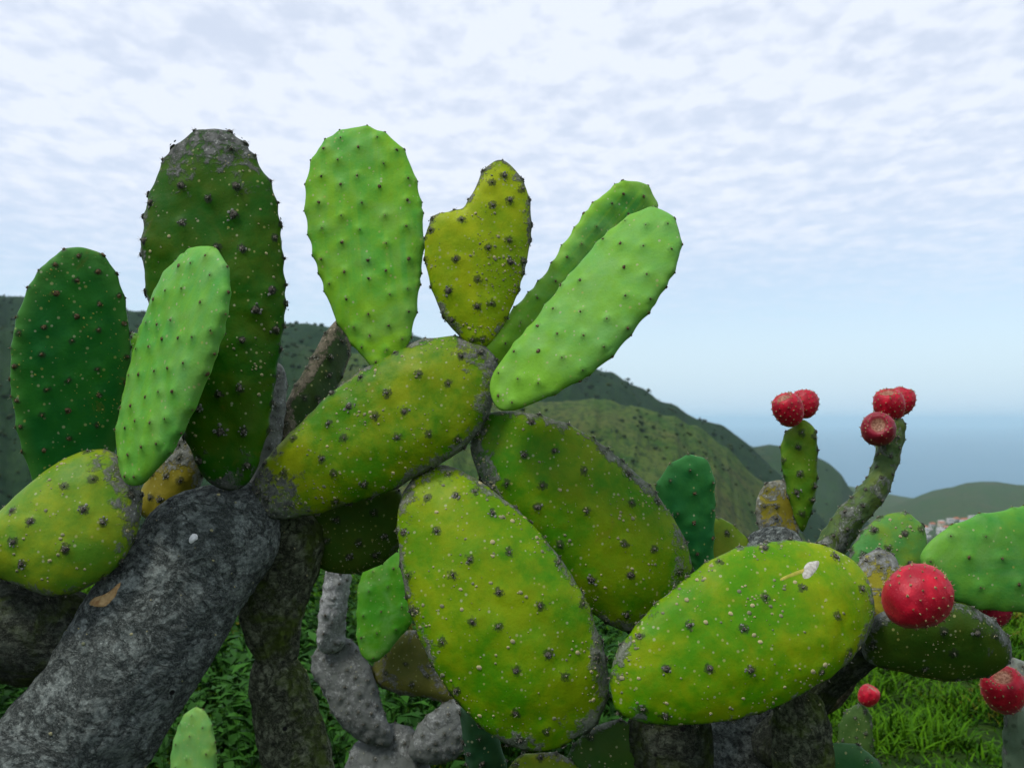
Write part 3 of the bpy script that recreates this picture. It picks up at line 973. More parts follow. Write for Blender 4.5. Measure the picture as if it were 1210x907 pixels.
# ---- village on the lower slope of the right-hand hill
def build_village():
    r = np.random.default_rng(12)
    M_W = [simple_mat('white_wall', (0.46, 0.45, 0.43), (0.60, 0.59, 0.57), 0.6, 0.9, 0.02),
           simple_mat('cream_wall', (0.60, 0.50, 0.38), (0.68, 0.58, 0.45), 0.6, 0.9, 0.02)]
    M_R = simple_mat('tile_roof', (0.30, 0.10, 0.05), (0.42, 0.17, 0.09), 1.5, 0.9, 0.05)
    M_G = simple_mat('dark_window', (0.03, 0.035, 0.04), (0.06, 0.07, 0.08), 1.0, 0.3, 0.01)
    def box(a, b, c, d, e, f):
        v = np.array([(x, y, z) for z in (e, f) for y in (c, d) for x in (a, b)], float)
        q = np.array([(0, 2, 3, 1), (4, 5, 7, 6), (0, 1, 5, 4), (2, 6, 7, 3), (0, 4, 6, 2), (1, 3, 7, 5)])
        return v, q
    placed = []
    tries = 0
    while len(placed) < 34 and tries < 4000:
        tries += 1
        px, rr = r.uniform(1082, 1150), r.uniform(1390, 1610)
        a = math.atan((px - 605) / FPX)
        x, y = rr * math.sin(a), rr * math.cos(a)
        if any(math.hypot(x - p[0], y - p[1]) < 13 for p in placed):
            continue
        placed.append((x, y))
        w, dp, h = r.uniform(3.5, 6.0), r.uniform(3.5, 5.0), r.uniform(4, 7.5)
        z = float(np.min(ground_z(np.array([x - w, x + w, x]), np.array([y - dp, y, y + dp])))) - 0.5
        red = r.uniform() < 0.4
        t = thing('village_house', 'tiny house with red tiled roof in the village below the far hill' if red else 'tiny flat roofed pale house in the village below the far hill', 'house', (x, y, z), 'red roofed village houses' if red else 'flat roofed village houses')
        v, q = box(-w, w, -dp, dp, 0, h)
        link('wall', make_mesh('wall', v, [q], [M_W[int(r.uniform() < 0.2)]], smooth=False), t, (x, y, z))
        if red:
            v = np.array([(-w - .4, -dp - .4, h + .01), (w + .4, -dp - .4, h + .01), (w + .4, dp + .4, h + .01), (-w - .4, dp + .4, h + .01), (-w * .6, 0, h + 2.4), (w * .6, 0, h + 2.4)])
            link('roof', make_mesh('roof', v, [np.array([(0, 1, 5, 4), (2, 3, 4, 5)]), np.array([(1, 2, 5), (3, 0, 4)]), np.array([(3, 2, 1, 0)])], [M_R], smooth=False), t, (x, y, z))
        else:
            v, q = box(-w - .2, w + .2, -dp - .2, dp + .2, h + .01, h + .7)
            link('roof', make_mesh('roof', v, [q], [M_W[0]], smooth=False), t, (x, y, z))
        for k in (-0.5, 0.5):
            v, q = box(w * k - 0.8, w * k + 0.8, -dp - .12, -dp + .05, h - 2.6, h - 0.9)
            link('window', make_mesh('window', v, [q], [M_G], smooth=False), t, (x, y, z))


build_village()


# ---- grass between the cacti
def build_grass():
    r = np.random.default_rng(9)
    n = 186000
    az = np.where(r.uniform(0, 1, n) < 0.78, r.uniform(-35, 35, n), r.uniform(-75, 75, n)) * DEG
    d = 1.6 + 7.9 * r.uniform(0, 1, n) ** 0.9
    x, y = d * np.sin(az), d * np.cos(az)
    q = np.stack([x, y, np.zeros(n)], 1)
    cl = fbm(q / 0.33, 3, 61)
    keep = (cl + r.uniform(-0.5, 0.5, n)) > -0.22
    x, y, d, cl = x[keep], y[keep], d[keep], cl[keep]
    q = q[keep]
    n = len(x)
    z = ground_z(x, y)
    tall = fbm(q / 0.8, 2, 63)
    L = np.clip(0.065 + 0.06 * cl + 0.05 * tall, 0.025, 0.3) * r.uniform(0.5, 1.5, n)
    w = r.uniform(0.0016, 0.0042, n) * (1 + 0.18 * d)
    yaw = r.uniform(0, 2 * np.pi, n)
    lean = r.uniform(0.2, 1.6, n)
    dirx, diry = np.cos(yaw), np.sin(yaw)
    sx, sy = -diry, dirx
    V = np.zeros((n, 7, 3))
    for k, (t, ww) in enumerate(((0.0, 1.0), (0.4, 0.85), (0.75, 0.55), (1.0, 0.0))):
        cx = x + dirx * L * lean * t ** 1.8
        cy = y + diry * L * lean * t ** 1.8
        cz = z - 0.01 + L * (t - 0.25 * lean * t ** 2)
        if k < 3:
            V[:, 2 * k] = np.stack([cx - sx * w * ww, cy - sy * w * ww, cz], 1)
            V[:, 2 * k + 1] = np.stack([cx + sx * w * ww, cy + sy * w * ww, cz], 1)
        else:
            V[:, 6] = np.stack([cx, cy, cz], 1)
    b = (np.arange(n) * 7)[:, None]
    quads = np.vstack([b + np.array([0, 1, 3, 2]), b + np.array([2, 3, 5, 4])])
    tri = b + np.array([4, 5, 6])
    m, T = new_mat('grass_blades')
    c = T.mix(T.attr('rnd'), (0.013, 0.062, 0.001), (0.062, 0.165, 0.002))
    c = T.mix(T.ramp(T.attr('dry'), 0.72, 1.0), c, (0.15, 0.12, 0.012))
    p = finish(T, c, 0.7, spec=0.06)
    rn = np.clip(0.45 + 0.5 * tall + r.uniform(-0.4, 0.4, n), 0, 1)
    dry = np.clip(0.30 + 0.35 * sstep(x, 0.3, 1.2) + 0.9 * fbm(q / 0.55, 2, 66) + r.uniform(-0.25, 0.25, n), 0, 1)
    o = link('grass', make_mesh('grass', V.reshape(-1, 3), [quads, tri], [m], attrs={'rnd': np.repeat(rn, 7), 'dry': np.repeat(dry, 7)}))
    o['kind'] = 'stuff'
    o['label'] = 'lush green and yellowing grass under the cacti'
    o['category'] = 'grass'


build_grass()


# ---- dense leafy undergrowth behind the trunk and the grey joints
def build_undergrowth():
    r = np.random.default_rng(31)
    V, F, R_ = [], [], []
    base = 0
    for _ in range(190):
        d = r.uniform(2.7, 5.2)
        px = r.choice([r.uniform(-40, 60), r.uniform(150, 620), r.uniform(150, 620), r.uniform(640, 900)])
        x0, y0 = at(px, 700, d)[:2]
        z0 = float(ground_z(x0, y0)[0])
        hgt = r.uniform(0.25, 0.62)
        tone = r.uniform(0, 1)
        for _s in range(9):
            a, sp = r.uniform(0, 6.283), r.uniform(0.02, 0.30)
            tip = np.array([x0 + math.cos(a) * sp, y0 + math.sin(a) * sp, z0 + hgt * r.uniform(0.55, 1.1)])
            root = np.array([x0 + r.uniform(-.04, .04), y0 + r.uniform(-.04, .04), z0 - 0.02])
            w = 0.003
            V += [root + [w, 0, 0], root - [w, 0, 0], tip]           # stalk
            F.append((base, base + 1, base + 2))
            R_ += [tone] * 3
            base += 3
            for t in np.linspace(0.2, 1.0, 9):
                p = root * (1 - t) + tip * t
                la, el = r.uniform(0, 6.283), r.uniform(-0.5, 0.7)
                u = np.array([math.cos(la) * math.cos(el), math.sin(la) * math.cos(el), math.sin(el)])
                v = np.cross(u, [0, 0, 1.0])
                v /= np.linalg.norm(v) + 1e-9
                up = np.cross(v, u)
                L, wd = r.uniform(0.035, 0.085), r.uniform(0.010, 0.022)
                V += [p, p + u * L * .45 + v * wd + up * .006, p + u * L - up * .012, p + u * L * .45 - v * wd + up * .006, p + u * L * .5 - up * .004]
                F += [(base, base + 1, base + 4), (base + 1, base + 2, base + 4), (base + 2, base + 3, base + 4), (base + 3, base, base + 4)]
                tt = min(1, max(0, tone * 0.6 + r.uniform(-.15, .5)))
                R_ += [tt] * 5
                base += 5
    m, T = new_mat('undergrowth_leaves')
    finish(T, T.mix(T.attr('rnd'), (0.008, 0.042, 0.004), (0.028, 0.110, 0.006)), 0.65, spec=0.12)
    o = link('undergrowth', make_mesh('undergrowth', np.array(V), [np.array(F)], [m], attrs={'rnd': R_}))
    o['kind'] = 'stuff'
    o['label'] = 'dark leafy weeds growing behind the trunk'
    o['category'] = 'undergrowth'


build_undergrowth()


# ------------------------------------------------------------------ cactus skins
def young(c1, c2, **kw):
    d = dict(halo=0.25, speck=0.5, rough=0.5, mottle=0.35, yellow_base=0.5, stripes=0.45, bloom=0.55)
    d.update(kw)
    return skin_mat(c1, c2, **d)


def mature(**kw):
    d = dict(halo=0.75, speck=0.75, rough=0.48, rim=0.55, mottle=0.5)
    d.update(kw)
    c1 = d.pop('c1', (0.050, 0.20, 0.001))
    c2 = d.pop('c2', (0.23, 0.32, 0.002))
    return skin_mat(c1, c2, **d)


HI = dict(rings=40, seg=216)
OLD = dict(tub=0.0018, cushion=0.0033, bristles=3, blen=0.0042)
YNG = dict(young=True, tub=0.0022, tub_sig=0.0048, cushion=0.0020, bristles=1, blen=0.0025, ripple=0.0009)

M_BARK = bark_mat((0.064, 0.078, 0.072), (0.30, 0.335, 0.305))
M_BARK_G = bark_mat((0.055, 0.066, 0.038), (0.24, 0.26, 0.17), green=(0.085, 0.13, 0.012))
M_BARK_P = bark_mat((0.10, 0.105, 0.10), (0.30, 0.31, 0.30))
M_BARK_D = bark_mat((0.032, 0.040, 0.028), (0.12, 0.135, 0.10), green=(0.05, 0.075, 0.010))

# ------------------------------------------------------------------ the big cactus with the leaning trunk
gx, gy = at(-95, 1500, 1.1)[:2]
A = thing('prickly_pear_cactus', 'large prickly pear with thick grey leaning trunk and a heart-notched yellow pad', 'cactus', (gx, gy, float(ground_z(gx, gy)[0])))
gp = (gy / AX_F[1])
TRUNK = stem(A, [(-95, 1640, 1.10, 100), (-70, 1400, 1.10, 96), (-40, 1150, 1.10, 92), (0, 1010, 1.11, 88), (62, 915, 1.12, 84), (110, 850, 1.13, 83), (165, 765, 1.155, 82), (215, 690, 1.185, 79), (258, 632, 1.215, 74), (274, 603, 1.23, 66), (283, 580, 1.24, 54), (286, 566, 1.245, 40)],
     M_BARK, flat=0.72, name='trunk', label='thick dark grey corky trunk', rings=340, seg=160, wrinkle=0.0050, lump=0.009, crust=150)
stem(A, [(-150, 1010, 1.10, 60), (-90, 960, 1.08, 66), (-20, 925, 1.06, 52), (50, 915, 1.07, 34), (90, 925, 1.09, 14)], M_BARK, flat=0.8, name='branch', wrinkle=0.006, rings=160, seg=110, lump=0.005)
stem(A, [(-120, 790, 1.15, 50), (-60, 745, 1.15, 62), (10, 740, 1.15, 64), (70, 748, 1.16, 56), (130, 730, 1.19, 40)], M_BARK_D, flat=0.8, name='branch', wrinkle=0.005, rings=160, seg=110, tub=0.003)
pad(A, [(-30, 630), (0, 607), (40, 570), (85, 540), (120, 532), (150, 545), (166, 580), (163, 620), (140, 665), (100, 695), (60, 703), (20, 690), (-25, 668), (-42, 650)],
    (-35, 650), (160, 570), 1.11, (0.05, 0.35, 0.93), T=0.040, mat=mature(c1=(0.085, 0.21, 0.012), c2=(0.30, 0.36, 0.012), rim=0.35, tip=0.12), label='plump yellow-green pad', crust=150, k=2.4, spacing=0.050, **HI, **OLD)
pad(A, [(50, 590), (32, 550), (20, 500), (14, 450), (18, 390), (35, 340), (60, 306), (92, 292), (122, 303), (142, 335), (152, 390), (153, 450), (143, 510), (125, 550), (95, 585)],
    (75, 590), (92, 292), 1.165, (0.42, -0.10, 0.90), T=0.014, mat=skin_mat((0.010, 0.115, 0.018), (0.025, 0.165, 0.016), speck=0.8, rust=0.35, halo=0.7, rimcol=(0.06, 0.20, 0.03), mottle=0.2, rough=0.5),
    label='dark bluish-green pad with yellow specks', crust=170, crust_r=(0.0007, 0.0018), yellow_crust=True, spacing=0.04, **HI, young=True, tub=0.002, cushion=0.003, bristles=1)
pad(A, [(152, 470), (150, 430), (152, 400), (163, 394), (172, 405), (172, 440), (166, 475)], (158, 475), (160, 395), 1.30, (-0.3, 0.1, 0.95), T=0.012, mat=mature(), rings=16, seg=90, spacing=0.04, **OLD)
pad(A, [(150, 568), (144, 545), (144, 510), (155, 450), (175, 380), (200, 322), (233, 293), (257, 296), (270, 325), (267, 375), (250, 430), (225, 490), (198, 540), (172, 570), (160, 574)],
    (160, 572), (248, 293), 1.115, (-0.62, 0.16, 0.77), T=0.018, mat=young((0.09, 0.34, 0.055), (0.16, 0.40, 0.03), stripes=0.4), label='pale fresh green pad turned half sideways', spacing=0.036, rim_step=0.036, bend=(0.03, 0.05), **HI, **YNG)
pad(A, [(268, 578), (243, 566), (226, 532), (205, 470), (185, 405), (173, 345), (170, 290), (175, 240), (190, 198), (213, 168), (250, 153), (282, 165), (306, 195), (325, 240), (334, 300), (336, 370), (326, 440), (316, 505), (303, 553), (290, 572)],
    (268, 575), (250, 153), 1.192, (0.06, 0.10, 1.0), T=0.025, mat=skin_mat((0.012, 0.088, 0.001), (0.060, 0.125, 0.002), speck=0.5, tip=0.10, base=0.03, rim=0.2, rust=0.15, halo=0.9, patch=0.0, cork=(0.17, 0.175, 0.16), mottle=0.5),
    label='tall dark old pad with grey crusted tip', crust=130, spacing=0.055, **HI, tub=0.003, cushion=0.0042, bristles=4, blen=0.006, wob=0.003)
pad(A, [(300, 592), (322, 612), (355, 612), (400, 598), (450, 583), (500, 558), (540, 535), (568, 505), (585, 470), (588, 435), (575, 410), (545, 398), (500, 402), (455, 420), (405, 455), (365, 492), (328, 528), (303, 560)],
    (312, 580), (585, 440), 1.225, (-0.09, 0.22, 0.97), T=0.034, mat=mature(rim=0.55, base=0.12, tip=0.08, patch=0.2, rust=0.3, c1=(0.050, 0.175, 0.001), c2=(0.25, 0.31, 0.003)), label='mottled yellow-green pad crusted grey at its end', crust=430, k=2.5, spacing=0.049, wob=0.0025, **HI, **OLD)
pad(A, [(447, 440), (432, 424), (412, 400), (393, 365), (375, 312), (363, 262), (363, 215), (378, 175), (405, 155), (435, 151), (465, 165), (485, 195), (497, 240), (500, 285), (496, 330), (487, 385), (478, 415), (465, 435)],
    (455, 432), (435, 151), 1.24, (-0.10, 0.16, 0.98), T=0.014, mat=young((0.085, 0.34, 0.03), (0.20, 0.42, 0.015)), label='bright green upright oval pad', spacing=0.040, **HI, **YNG)
pad(A, [(558, 410), (530, 382), (511, 342), (502, 302), (505, 272), (515, 254), (533, 250), (548, 245), (560, 225), (572, 201), (587, 190), (605, 198), (620, 220), (627, 255), (624, 300), (610, 350), (592, 388), (575, 408)],
    (562, 408), (592, 192), 1.238, (0.05, 0.10, 1.0), T=0.016, mat=mature(c1=(0.17, 0.29, 0.002), c2=(0.37, 0.43, 0.004), rim=0.35, patch=0.25, speck=0.9), label='yellow pad with heart-shaped notch', crust=380, spacing=0.045, **HI, **OLD)
pad(A, [(588, 432), (573, 412), (600, 375), (640, 330), (675, 277), (702, 240), (735, 216), (762, 218), (775, 242), (768, 275), (740, 315), (690, 365), (645, 405), (610, 430)],
    (585, 425), (755, 220), 1.245, (0.50, 0.05, 0.86), T=0.015, mat=young((0.055, 0.27, 0.03), (0.17, 0.37, 0.02), rimcol=(0.19, 0.40, 0.025)), spacing=0.04, **HI, **YNG)
pad(A, [(592, 485), (581, 470), (580, 450), (592, 428), (620, 395), (655, 350), (700, 295), (735, 262), (765, 247), (790, 253), (803, 278), (800, 310), (780, 347), (755, 382), (725, 417), (690, 445), (650, 467), (615, 482)],
    (588, 470), (795, 265), 1.185, (-0.36, 0.34, 0.87), T=0.016, mat=young((0.13, 0.37, 0.065), (0.18, 0.42, 0.03), yellow_base=0.7, stripes=0.2), label='pale green smooth pad leaning over', spacing=0.040, **HI, **YNG)
pad(A, [(562, 502), (573, 488), (600, 485), (640, 490), (680, 505), (720, 530), (760, 565), (790, 600), (812, 638), (820, 672), (812, 712), (785, 740), (745, 747), (700, 725), (650, 682), (605, 625), (572, 572), (557, 532)],
    (567, 500), (790, 725), 1.228, (0.10, 0.12, 0.98), T=0.018, mat=mature(c1=(0.040, 0.175, 0.001), c2=(0.17, 0.255, 0.002), rim=0.8, rust=0.2), label='olive green pad hanging behind the broad front pads', crust=400, spacing=0.060, bend=(-0.15, -0.2), **HI, **OLD)
pad(A, [(480, 570), (500, 550), (525, 545), (550, 555), (580, 575), (620, 610), (660, 655), (698, 720), (718, 780), (722, 820), (704, 860), (672, 882), (640, 891), (600, 882), (562, 852), (530, 815), (500, 765), (480, 710), (470, 650), (469, 600)],
    (508, 553), (650, 890), 1.192, (0.02, 0.24, 0.97), T=0.021, mat=mature(rim=0.5, rust=0.1, yellow_base=0.45, c1=(0.050, 0.195, 0.001), c2=(0.215, 0.305, 0.002)), label='broad speckled yellow-green pad hanging from the middle pad', crust=440, spacing=0.058, bend=(-0.30, -0.22), k=3.2, wob=0.0026, crust_r=(0.0009, 0.0042), **HI, **OLD)
pad(A, [(350, 640), (360, 612), (385, 596), (430, 582), (465, 578), (480, 600), (474, 640), (452, 664), (420, 676), (385, 672), (360, 660)], (352, 628), (472, 610), 1.30, (0.0, -0.25, 0.97), T=0.022,
    mat=mature(c1=(0.04, 0.095, 0.01), c2=(0.08, 0.115, 0.012), patch=0.3, rim=0.3), crust=160, crust_r=(0.0007, 0.0018), spacing=0.045, **OLD)
stem(A, [(352, 600, 1.275, 34), (340, 650, 1.275, 40), (322, 715, 1.275, 38), (327, 770, 1.275, 27), (330, 790, 1.275, 26)], M_BARK_G, flat=0.55, name='stem', rings=130, seg=90, wrinkle=0.004, tub=0.0025, spacing=0.035, crust=30)
stem(A, [(326, 770, 1.275, 22), (328, 800, 1.275, 31), (340, 850, 1.275, 37), (352, 910, 1.275, 40), (360, 1000, 1.275, 42), (330, 1200, 1.25, 50), (200, 1420, 1.2, 55), (40, 1560, 1.15, 55), (-60, 1620, 1.12, 50)], M_BARK_G, flat=0.6, name='stem', rings=260, seg=90, wrinkle=0.004, tub=0.0025, spacing=0.035, crust=40)
pad(A, [(296, 590), (300, 530), (308, 470), (318, 438), (328, 429), (338, 440), (338, 470), (332, 520), (322, 570), (310, 600)], (305, 595), (328, 430), 1.285, (0.2, 0.1, 0.95), T=0.015, mat=skin_mat((0.20, 0.21, 0.19), (0.27, 0.28, 0.25), patch=0.8, cork=(0.33, 0.34, 0.32), speck=0.2), spacing=0.028, rings=24, seg=140, tub=0.002, cushion=0.002, bristles=1)
pad(A, [(172, 612), (166, 590), (180, 560), (205, 525), (222, 500), (240, 520), (238, 560), (222, 595), (200, 618)], (205, 618), (222, 502), 1.285, (-0.3, 0.2, 0.93), T=0.022, mat=mature(c1=(0.17, 0.15, 0.012), c2=(0.27, 0.22, 0.02), tip=0.45, patch=0.45, cork=(0.30, 0.31, 0.28)), spacing=0.034, rings=26, seg=150, **OLD)
pad(A, [(338, 530), (331, 500), (345, 465), (365, 430), (385, 395), (400, 379), (413, 392), (412, 420), (398, 455), (375, 500), (355, 530)], (345, 525), (400, 380), 1.32, (0.75, 0.15, 0.62), T=0.016, mat=mature(c1=(0.025, 0.06, 0.012), c2=(0.05, 0.08, 0.015), rim=1.5, cork=(0.24, 0.20, 0.15)), spacing=0.04, rings=28, seg=160, **OLD)

# patches that lie on the surface of a joint: traced outline, dropped onto the mesh below it
from mathutils.bvhtree import BVHTree


def surface_patch(name, host, c, pts, mat, label, thick=0.0012, parent=None, nr=4):
    me = host.data
    org = ORIG[host.name]
    tree = BVHTree.FromPolygons([v.co[:] for v in me.vertices], [p.vertices[:] for p in me.polygons])
    P = crom([(p[0], p[1], 0) for p in pts], 28, closed=True)[:, :2]
    V, n = [], len(P)
    for k, s_ in enumerate(np.linspace(1, 0.001, nr)):
        for p in P:
            d = ray(c[0] + p[0] * s_, c[1] + p[1] * s_)
            d = d / np.linalg.norm(d)
            loc, nor, _, _ = tree.ray_cast(Vector(CAMP - org), Vector(d))
            if loc is None:
                loc, nor, _, _ = tree.find_nearest(Vector(at(c[0], c[1], 1.15) - org))
            V.append(np.array(loc) + np.array(nor) * (-0.0006 if k == 0 else thick))
    i = np.arange(n)
    j = (i + 1) % n
    f = np.vstack([np.stack([i + k * n, j + k * n, j + (k + 1) * n, i + (k + 1) * n], 1) for k in range(nr - 1)])
    o = link(name, make_mesh(name, np.array(V), [f], [mat]), parent or host, org)
    o['label'] = label
    return o


M_WHITE = simple_mat('white_flake', (0.6, 0.6, 0.58), (0.78, 0.78, 0.76), 250.0, 0.9)
M_TAN = simple_mat('raw_bark', (0.26, 0.14, 0.05), (0.46, 0.31, 0.14), 90.0, 0.85, 0.003)
surface_patch('bark_flake', TRUNK, (228, 636), [(-5, 4), (-4, -2), (0, -6), (5, -5), (6, 0), (2, 3), (-2, 6)], M_WHITE, 'small white flake on the bark', 0.003)
surface_patch('bare_patch', TRUNK, (122, 708), [(-18, 6), (-12, -2), (0, -6), (14, -14), (22, -22), (17, -8), (10, 2), (4, 8), (-8, 9)], M_TAN, 'raw tan patch where bark has come off', 0.0016, nr=6)

# ------------------------------------------------------------------ the fruiting cactus on the right
gx, gy = at(880, 1500, 1.36)[:2]
B = thing('prickly_pear_cactus', 'prickly pear bearing red fruit, with one very broad yellow-green front pad', 'cactus', (gx, gy, float(ground_z(gx, gy)[0])))
stem(B, [(880, 1480, 1.36, 70), (880, 1250, 1.36, 66), (870, 1050, 1.36, 62), (868, 930, 1.36, 56), (885, 800, 1.38, 52), (905, 720, 1.42, 50), (918, 665, 1.46, 46), (928, 625, 1.48, 30)], M_BARK, flat=0.75, name='trunk', rings=240, seg=100, wrinkle=0.006, lump=0.006)
stem(B, [(880, 1400, 1.34, 56), (800, 1150, 1.28, 52), (778, 1000, 1.24, 54), (785, 900, 1.22, 56), (800, 840, 1.20, 42), (820, 800, 1.18, 20)], M_BARK_D, flat=0.6, name='stem', rings=180, seg=90, wrinkle=0.005)
stem(B, [(900, 1380, 1.33, 44), (940, 1150, 1.24, 42), (950, 1000, 1.19, 38), (950, 920, 1.165, 36), (946, 860, 1.15, 33), (940, 815, 1.135, 24)], M_BARK_G, flat=0.55, name='stem', rings=180, seg=90, wrinkle=0.004, tub=0.002, crust=60)
B1 = pad(B, [(733, 838), (725, 803), (730, 775), (747, 748), (775, 715), (810, 685), (850, 656), (900, 640), (950, 635), (993, 645), (1021, 663), (1038, 692), (1038, 730), (1022, 763), (990, 795), (950, 820), (900, 842), (850, 853), (800, 856), (757, 851)],
    (1000, 775), (735, 800), 1.10, (0.03, 0.34, 0.94), T=0.021, mat=mature(c1=(0.060, 0.215, 0.001), c2=(0.24, 0.32, 0.002), yellow_base=0.25, rim=0.30), label='very broad yellow-green pad with a pale scar', crust=400, crust_r=(0.0009, 0.0042), spacing=0.062, bend=(-0.2, -0.32), k=3.2, wob=0.0026, **HI, **OLD)
pad(B, [(828, 690), (815, 660), (795, 625), (780, 595), (777, 572), (793, 549), (818, 538), (838, 549), (844, 582), (843, 630), (840, 670)], (832, 690), (818, 538), 1.42, (0.25, 0.0, 0.96), T=0.013, mat=skin_mat((0.012, 0.12, 0.028), (0.03, 0.17, 0.03), rimcol=(0.05, 0.22, 0.05), halo=0.4, speck=0.3, mottle=0.2), label='small dark bluish-green pad', spacing=0.045, young=True, tub=0.0025, cushion=0.0026)
pad(B, [(840, 700), (828, 660), (836, 622), (850, 612), (868, 622), (884, 640), (890, 670), (870, 705)], (860, 705), (850, 613), 1.44, (0.1, 0.2, 0.97), T=0.014, mat=mature(c1=(0.09, 0.19, 0.01), c2=(0.2, 0.25, 0.012), rim=0.2), spacing=0.045, rings=24, seg=140, **OLD)
B4 = pad(B, [(948, 628), (938, 606), (929, 572), (923, 540), (926, 517), (937, 504), (950, 497), (962, 508), (966, 540), (964, 575), (958, 605)], (948, 628), (948, 498), 1.50, (-0.45, 0.05, 0.89), T=0.017, mat=mature(c1=(0.05, 0.16, 0.008), c2=(0.14, 0.23, 0.010), rim=0.2, speck=0.5), label='narrow upright green pad carrying two fruits', spacing=0.033, rings=28, seg=150, tub=0.0025, cushion=0.0032, bristles=2)
pad(B, [(905, 645), (896, 620), (894, 592), (904, 573), (920, 567), (936, 577), (942, 605), (940, 640)], (922, 645), (920, 568), 1.53, (0, 0.1, 1), T=0.016, mat=skin_mat((0.25, 0.22, 0.02), (0.33, 0.27, 0.03), patch=0.62, rim=0.9, cork=(0.32, 0.33, 0.30)), label='grey pad with yellow patches', crust=90, spacing=0.035, rings=24, seg=130, **OLD)
B7 = stem(B, [(968, 672, 1.44, 16), (985, 641, 1.44, 16), (1008, 608, 1.44, 16), (1030, 582, 1.44, 13.5), (1043, 558, 1.45, 11.5), (1052, 525, 1.46, 11.5), (1060, 496, 1.46, 8.5)], skin_mat((0.06, 0.11, 0.035), (0.13, 0.17, 0.03), patch=0.66, cork=(0.23, 0.25, 0.21), speck=0.3, halo=0.7), flat=1.5, name='pad', label='narrow bent grey-green pad seen edge-on with three fruits', rings=140, seg=70, wrinkle=0.003, lump=0.005, tub=0.003, spacing=0.024, cushion=0.0026)
pad(B, [(1030, 690), (1005, 670), (1008, 645), (1022, 624), (1045, 609), (1070, 606), (1088, 619), (1095, 640), (1091, 665), (1075, 685), (1050, 695)], (1035, 688), (1080, 610), 1.32, (-0.1, 0.3, 0.95), T=0.015, mat=mature(c1=(0.06, 0.22, 0.045), c2=(0.20, 0.30, 0.02), rim=0.15, speck=0.4, rust=0.2), spacing=0.042, crust=60, **OLD)
pad(B, [(1010, 780), (1000, 740), (1005, 690), (1018, 660), (1036, 649), (1054, 656), (1063, 676), (1058, 710), (1045, 760), (1030, 785)], (1020, 780), (1038, 650), 1.205, (-0.1, 0.3, 0.95), T=0.024, mat=skin_mat((0.24, 0.22, 0.015), (0.30, 0.27, 0.02), tip=0.22, patch=0.45, rim=0.9, cork=(0.29, 0.30, 0.28)), spacing=0.03, rings=24, seg=120, k=2.2, **OLD)
B10 = pad(B, [(1101, 684), (1088, 657), (1108, 632), (1150, 611), (1190, 602), (1230, 600), (1272, 620), (1290, 660), (1270, 705), (1225, 722), (1180, 720), (1150, 716), (1118, 700)], (1094, 660), (1290, 660), 1.19, (0.05, 0.15, 0.98), T=0.017, mat=young((0.05, 0.24, 0.035), (0.13, 0.33, 0.03), stripes=0.2, speck=0.35, yellow_base=0.2), label='broad smooth bright green pad', spacing=0.046, **HI, **YNG)
B12 = pad(B, [(1020, 775), (1022, 750), (1040, 726), (1085, 716), (1130, 714), (1168, 728), (1190, 753), (1193, 776), (1170, 795), (1120, 801), (1070, 793), (1035, 785)], (1025, 762), (1192, 770), 1.17, (0.0, -0.28, 0.96), T=0.026, mat=mature(c1=(0.028, 0.075, 0.006), c2=(0.06, 0.095, 0.008), patch=0.32, rim=0.7, cork=(0.20, 0.21, 0.20)), label='dark old pad with grey edge holding the biggest fruit', crust=150, crust_r=(0.0007, 0.0016), spacing=0.045, k=2.4, **HI, **OLD)
stem(B, [(905, 900, 1.30, 30), (945, 845, 1.27, 24), (980, 808, 1.23, 17), (1008, 785, 1.20, 17), (1050, 755, 1.18, 18)], M_BARK_D, flat=0.8, name='stem', rings=90, seg=64, wrinkle=0.004)
stem(B, [(958, 838, 1.30, 10), (981, 827, 1.29, 11), (997, 806, 1.28, 11), (1012, 778, 1.26, 12)], bark_mat((0.10, 0.085, 0.05), (0.30, 0.27, 0.20), green=(0.06, 0.08, 0.012)), flat=0.8, name='stem', rings=70, seg=50, wrinkle=0.003)
pad(B, [(940, 960), (950, 915), (966, 887), (992, 877), (1020, 885), (1042, 907), (1055, 950), (1040, 1010), (990, 1040), (950, 1010)], (985, 1040), (995, 878), 1.20, (0.15, 0.1, 0.98), T=0.015, mat=skin_mat((0.016, 0.09, 0.02), (0.035, 0.13, 0.025), rimcol=(0.06, 0.16, 0.05), halo=0.4, speck=0.5, mottle=0.3), label='dark green pad rising beside the grey-green stem', crust=60, yellow_crust=True, crust_r=(0.0007, 0.0018), spacing=0.042)
pad(B, [(665, 940), (672, 890), (700, 860), (735, 851), (760, 870), (775, 905), (782, 960), (760, 1010), (710, 1020), (675, 990)], (730, 1020), (732, 852), 1.20, (0.0, 0.1, 1.0), T=0.016, mat=mature(c1=(0.022, 0.075, 0.008), c2=(0.05, 0.10, 0.010), rim=0.25), label='dark green pad below the hanging pads', crust=90, crust_r=(0.0007, 0.002), spacing=0.045, **OLD)
pad(B, [(590, 940), (603, 905), (622, 891), (655, 889), (680, 903), (695, 940), (690, 1000), (645, 1035), (600, 1000)], (645, 1030), (640, 890), 1.16, (0.0, 0.35, 0.94), T=0.018, mat=mature(c1=(0.12, 0.19, 0.008), c2=(0.28, 0.28, 0.012), rim=0.3), crust=80, spacing=0.045, **OLD)
pad(B, [(560, 960), (552, 900), (546, 850), (550, 832), (565, 838), (585, 865), (597, 905), (605, 960), (590, 1010), (570, 1010)], (585, 1010), (553, 834), 1.30, (0.45, 0.0, 0.89), T=0.014, mat=skin_mat((0.015, 0.065, 0.025), (0.03, 0.085, 0.025), rimcol=(0.06, 0.13, 0.07), halo=0.4, speck=0.4), spacing=0.045)
